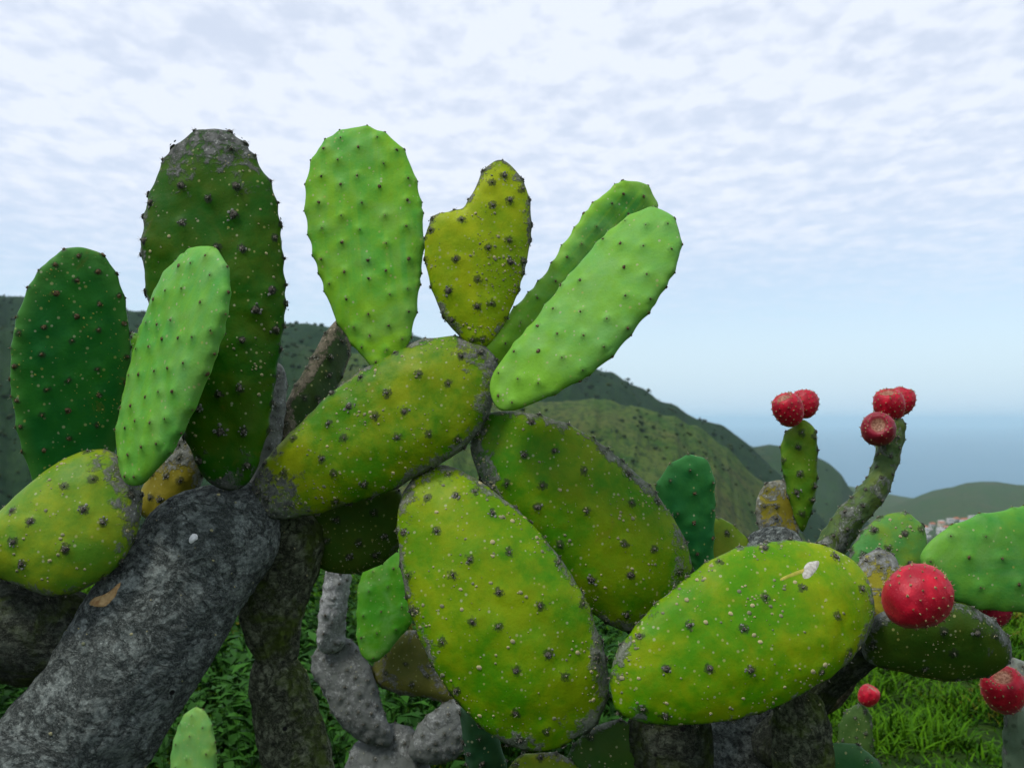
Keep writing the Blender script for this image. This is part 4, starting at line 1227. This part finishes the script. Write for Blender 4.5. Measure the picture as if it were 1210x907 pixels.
stem(B, [(860, 1300, 1.33, 40), (760, 1120, 1.22, 40), (700, 1020, 1.19, 38), (640, 1000, 1.19, 32), (590, 990, 1.27, 26), (575, 960, 1.30, 16)], M_BARK_D, flat=0.8, name='stem', rings=120, seg=60, wrinkle=0.004)
stem(B, [(900, 1300, 1.33, 34), (960, 1120, 1.24, 34), (985, 1030, 1.21, 28), (990, 1000, 1.2, 14)], M_BARK_D, flat=0.8, name='stem', rings=90, seg=60, wrinkle=0.004)

fruit(B4, (932, 485), 1.49, 17.5, (-0.45, 0.85, 0.25), 1.10)
fruit(B4, (951, 478), 1.53, 15.5, (0.2, 0.95, -0.2), 1.05)
fruit(B7, (1038, 508), 1.42, 19.5, (-0.35, 0.35, 0.85), 1.05, M_FRUIT_D, ntuft=40)
fruit(B7, (1051, 480), 1.46, 17.5, (-0.25, 0.85, 0.30), 1.10)
fruit(B7, (1065, 475), 1.50, 15.0, (0.4, 0.85, -0.2), 1.05)
fruit(B12, (1081, 706), 1.07, 36, (0.80, 0.30, -0.30), 1.02, label='biggest crimson fruit with pale bristle tufts', ntuft=96)
fruit(B12, (1176, 722), 1.20, 17, (0.3, 0.8, 0.1), 1.0, M_FRUIT_D)

# a flap of dry skin and its yellow streak on the broad pad
surface_patch('scratch', B1, (940, 676), [(-22, 9), (-8, 2), (8, -4), (20, -7), (18, -3), (4, 3), (-10, 8), (-20, 12)], simple_mat('healed_scratch', (0.30, 0.30, 0.03), (0.40, 0.37, 0.06), 150.0, 0.7), 'yellow healed scratch', 0.0006)
surface_patch('dry_scar', B1, (957, 671), [(-9, 12), (-8, 0), (-3, -7), (4, -9), (12, -9), (10, 0), (4, 8), (-2, 13)], simple_mat('dry_flap', (0.34, 0.32, 0.27), (0.55, 0.53, 0.47), 200.0, 0.9, 0.002), 'pale dry scar', 0.0016)

# ------------------------------------------------------------------ the cactus cut by the picture's right side
gx, gy = at(1215, 1450, 1.36)[:2]
F = thing('prickly_pear_cactus', 'slim grey-green cactus stem topped by one bristly red fruit', 'cactus', (gx, gy, float(ground_z(gx, gy)[0])))
F1 = stem(F, [(1215, 1560, 1.30, 26), (1212, 1300, 1.30, 25), (1212, 1050, 1.30, 24), (1210, 930, 1.30, 22), (1207, 870, 1.30, 18), (1203, 838, 1.30, 11)], skin_mat((0.11, 0.17, 0.10), (0.17, 0.22, 0.13), patch=0.45, cork=(0.25, 0.27, 0.24), speck=0.3, halo=0.5), flat=0.8, name='stem', rings=200, seg=60, wrinkle=0.003, tub=0.002, spacing=0.03)
pad(F, [(1195, 860), (1180, 825), (1172, 800), (1180, 783), (1200, 778), (1225, 790), (1240, 820), (1235, 860), (1215, 880)], (1212, 880), (1190, 780), 1.33, (0.2, 0.2, 0.95), T=0.014, mat=skin_mat((0.17, 0.19, 0.16), (0.22, 0.24, 0.2), patch=0.5, cork=(0.26, 0.27, 0.26)), spacing=0.035, rings=22, seg=120)
fruit(F1, (1186, 816), 1.285, 24.5, (-0.30, 0.75, 0.45), 1.12, ntuft=70)

# ------------------------------------------------------------------ the grey corky cactus behind
gx, gy = at(440, 1250, 1.95)[:2]
C_ = thing('prickly_pear_cactus', 'low cactus of knobbly ash-grey joints with one fresh green pad, behind the big pads', 'cactus', (gx, gy, float(ground_z(gx, gy)[0])))
GREY = dict(tub=0.0032, tub_sig=0.007, cushion=0.0026, bristles=1, spacing=0.030, rim_step=0.035, wob=0.003, wrinkle=0.003, k=2.3)
def grey():
    return skin_mat((0.11, 0.12, 0.11), (0.17, 0.18, 0.165), patch=0.70, cork=(0.25, 0.265, 0.25), speck=0.15, halo=0.5, rough=0.8)
stem(C_, [(440, 1330, 1.95, 44), (445, 1150, 1.95, 44), (450, 1000, 1.95, 42), (456, 960, 1.95, 38), (457, 940, 1.95, 20)], M_BARK, flat=0.8, name='trunk', rings=120, seg=70, wrinkle=0.006)
pad(C_, [(425, 990), (408, 940), (410, 900), (425, 874), (450, 858), (480, 858), (502, 880), (508, 920), (495, 970), (465, 1000)], (460, 1000), (460, 859), 1.95, (0, 0.3, 0.95), T=0.035, mat=grey(), label='rounded ash-grey joint', **GREY)
pad(C_, [(455, 882), (425, 872), (400, 850), (383, 818), (369, 788), (377, 762), (400, 751), (425, 768), (440, 798), (452, 840), (464, 872)], (455, 880), (392, 753), 1.98, (-0.1, 0.2, 0.97), T=0.034, mat=grey(), label='knobbly ash-grey joint', **GREY)
pad(C_, [(484, 892), (492, 862), (518, 836), (545, 822), (565, 828), (568, 855), (550, 885), (515, 903)], (488, 885), (562, 832), 1.97, (0.1, 0.3, 0.95), T=0.032, mat=grey(), **GREY)
pad(C_, [(378, 768), (377, 735), (384, 690), (392, 655), (410, 652), (414, 680), (408, 725), (404, 765)], (390, 768), (402, 654), 2.0, (0.3, 0, 0.95), T=0.020, mat=skin_mat((0.30, 0.31, 0.29), (0.36, 0.37, 0.35), patch=0.8, base=0.1, cork=(0.44, 0.45, 0.44), speck=0.1, halo=0.3), label='pale grey upright joint', rings=20, seg=110, **{**GREY, 'tub': 0.003})
pad(C_, [(440, 802), (444, 780), (458, 758), (485, 744), (512, 755), (535, 785), (560, 810), (545, 832), (505, 824), (465, 818)], (552, 822), (445, 790), 2.02, (0, 0.35, 0.93), T=0.030, mat=mature(c1=(0.09, 0.10, 0.02), c2=(0.16, 0.15, 0.03), patch=0.5, cork=(0.24, 0.24, 0.21)), rings=26, seg=140, spacing=0.05, **OLD)
pad(C_, [(432, 779), (423, 760), (423, 705), (430, 672), (450, 655), (475, 645), (495, 660), (497, 700), (485, 735), (462, 765), (447, 780)], (440, 779), (470, 648), 1.96, (-0.1, 0.25, 0.96), T=0.018, mat=young((0.04, 0.21, 0.008), (0.09, 0.27, 0.01), stripes=0.1, yellow_base=0.1), label='fresh bright green pad among grey joints', spacing=0.05, **YNG)

# ------------------------------------------------------------------ two small plants in the grass
gx, gy = at(230, 1050, 2.2)[:2]
D_ = thing('young_cactus', 'young pale green single pad standing in grass beside the leaning trunk', 'cactus', (gx, gy, float(ground_z(gx, gy)[0])))
pad(D_, [(212, 1010), (201, 960), (202, 905), (208, 868), (220, 843), (234, 836), (247, 848), (254, 882), (254, 940), (246, 1000), (230, 1040)], (228, 1035), (234, 837), 2.2, (-0.3, 0.15, 0.94), T=0.020, mat=young((0.11, 0.30, 0.07), (0.2, 0.36, 0.06), stripes=0.15, yellow_base=0.2), spacing=0.055, **YNG)
stem(D_, [(228, 1160, 2.2, 16), (228, 1090, 2.2, 16), (229, 1020, 2.2, 15), (229, 990, 2.2, 8)], M_BARK_G, flat=0.8, name='stem', rings=50, seg=40)

gx, gy = at(1012, 1000, 2.5)[:2]
E_ = thing('small_cactus', 'small dull cactus in the grass with a single little red fruit on top', 'cactus', (gx, gy, float(ground_z(gx, gy)[0])))
E1 = pad(E_, [(1000, 950), (991, 910), (990, 870), (997, 845), (1012, 832), (1026, 838), (1031, 865), (1030, 910), (1022, 955)], (1012, 955), (1014, 833), 2.5, (-0.5, 0.1, 0.86), T=0.020, mat=mature(c1=(0.035, 0.08, 0.015), c2=(0.07, 0.13, 0.03), rim=0.3), spacing=0.05, rings=24, seg=120, **OLD)
stem(E_, [(1012, 1110, 2.5, 13), (1012, 1020, 2.5, 13), (1012, 960, 2.5, 12), (1012, 930, 2.5, 7)], M_BARK_G, flat=0.8, name='stem', rings=50, seg=40)
fruit(E1, (1026, 822), 2.49, 11.5, (0.35, 0.85, 0.2), 1.05, ntuft=30)



# ------------------------------------------------------------------ air
def build_haze():
    lo, hi, h = SEA - EYE - 12.0, EYE + 130.0, 46000.0
    v = np.array([(x, y, z) for z in (lo, hi) for y in (-h, h) for x in (-h, h)], float)
    q = np.array([(0, 2, 3, 1), (4, 5, 7, 6), (0, 1, 5, 4), (2, 6, 7, 3), (0, 4, 6, 2), (1, 3, 7, 5)])
    m = bpy.data.materials.new('haze_air')
    m.use_nodes = True
    T = NT(m.node_tree)
    m.node_tree.nodes.clear()
    pv = T.n('ShaderNodeVolumePrincipled', ins={'Color': (0.70, 0.91, 1.0), 'Density': 0.85e-4, 'Anisotropy': 0.2})
    T.n('ShaderNodeOutputMaterial', ins={'Volume': pv.outputs[0]})
    o = link('haze', make_mesh('haze', v, [q], [m], smooth=False))
    o['kind'] = 'stuff'
    o['label'] = 'thin bluish sea haze in the air'
    o['category'] = 'haze'


build_haze()
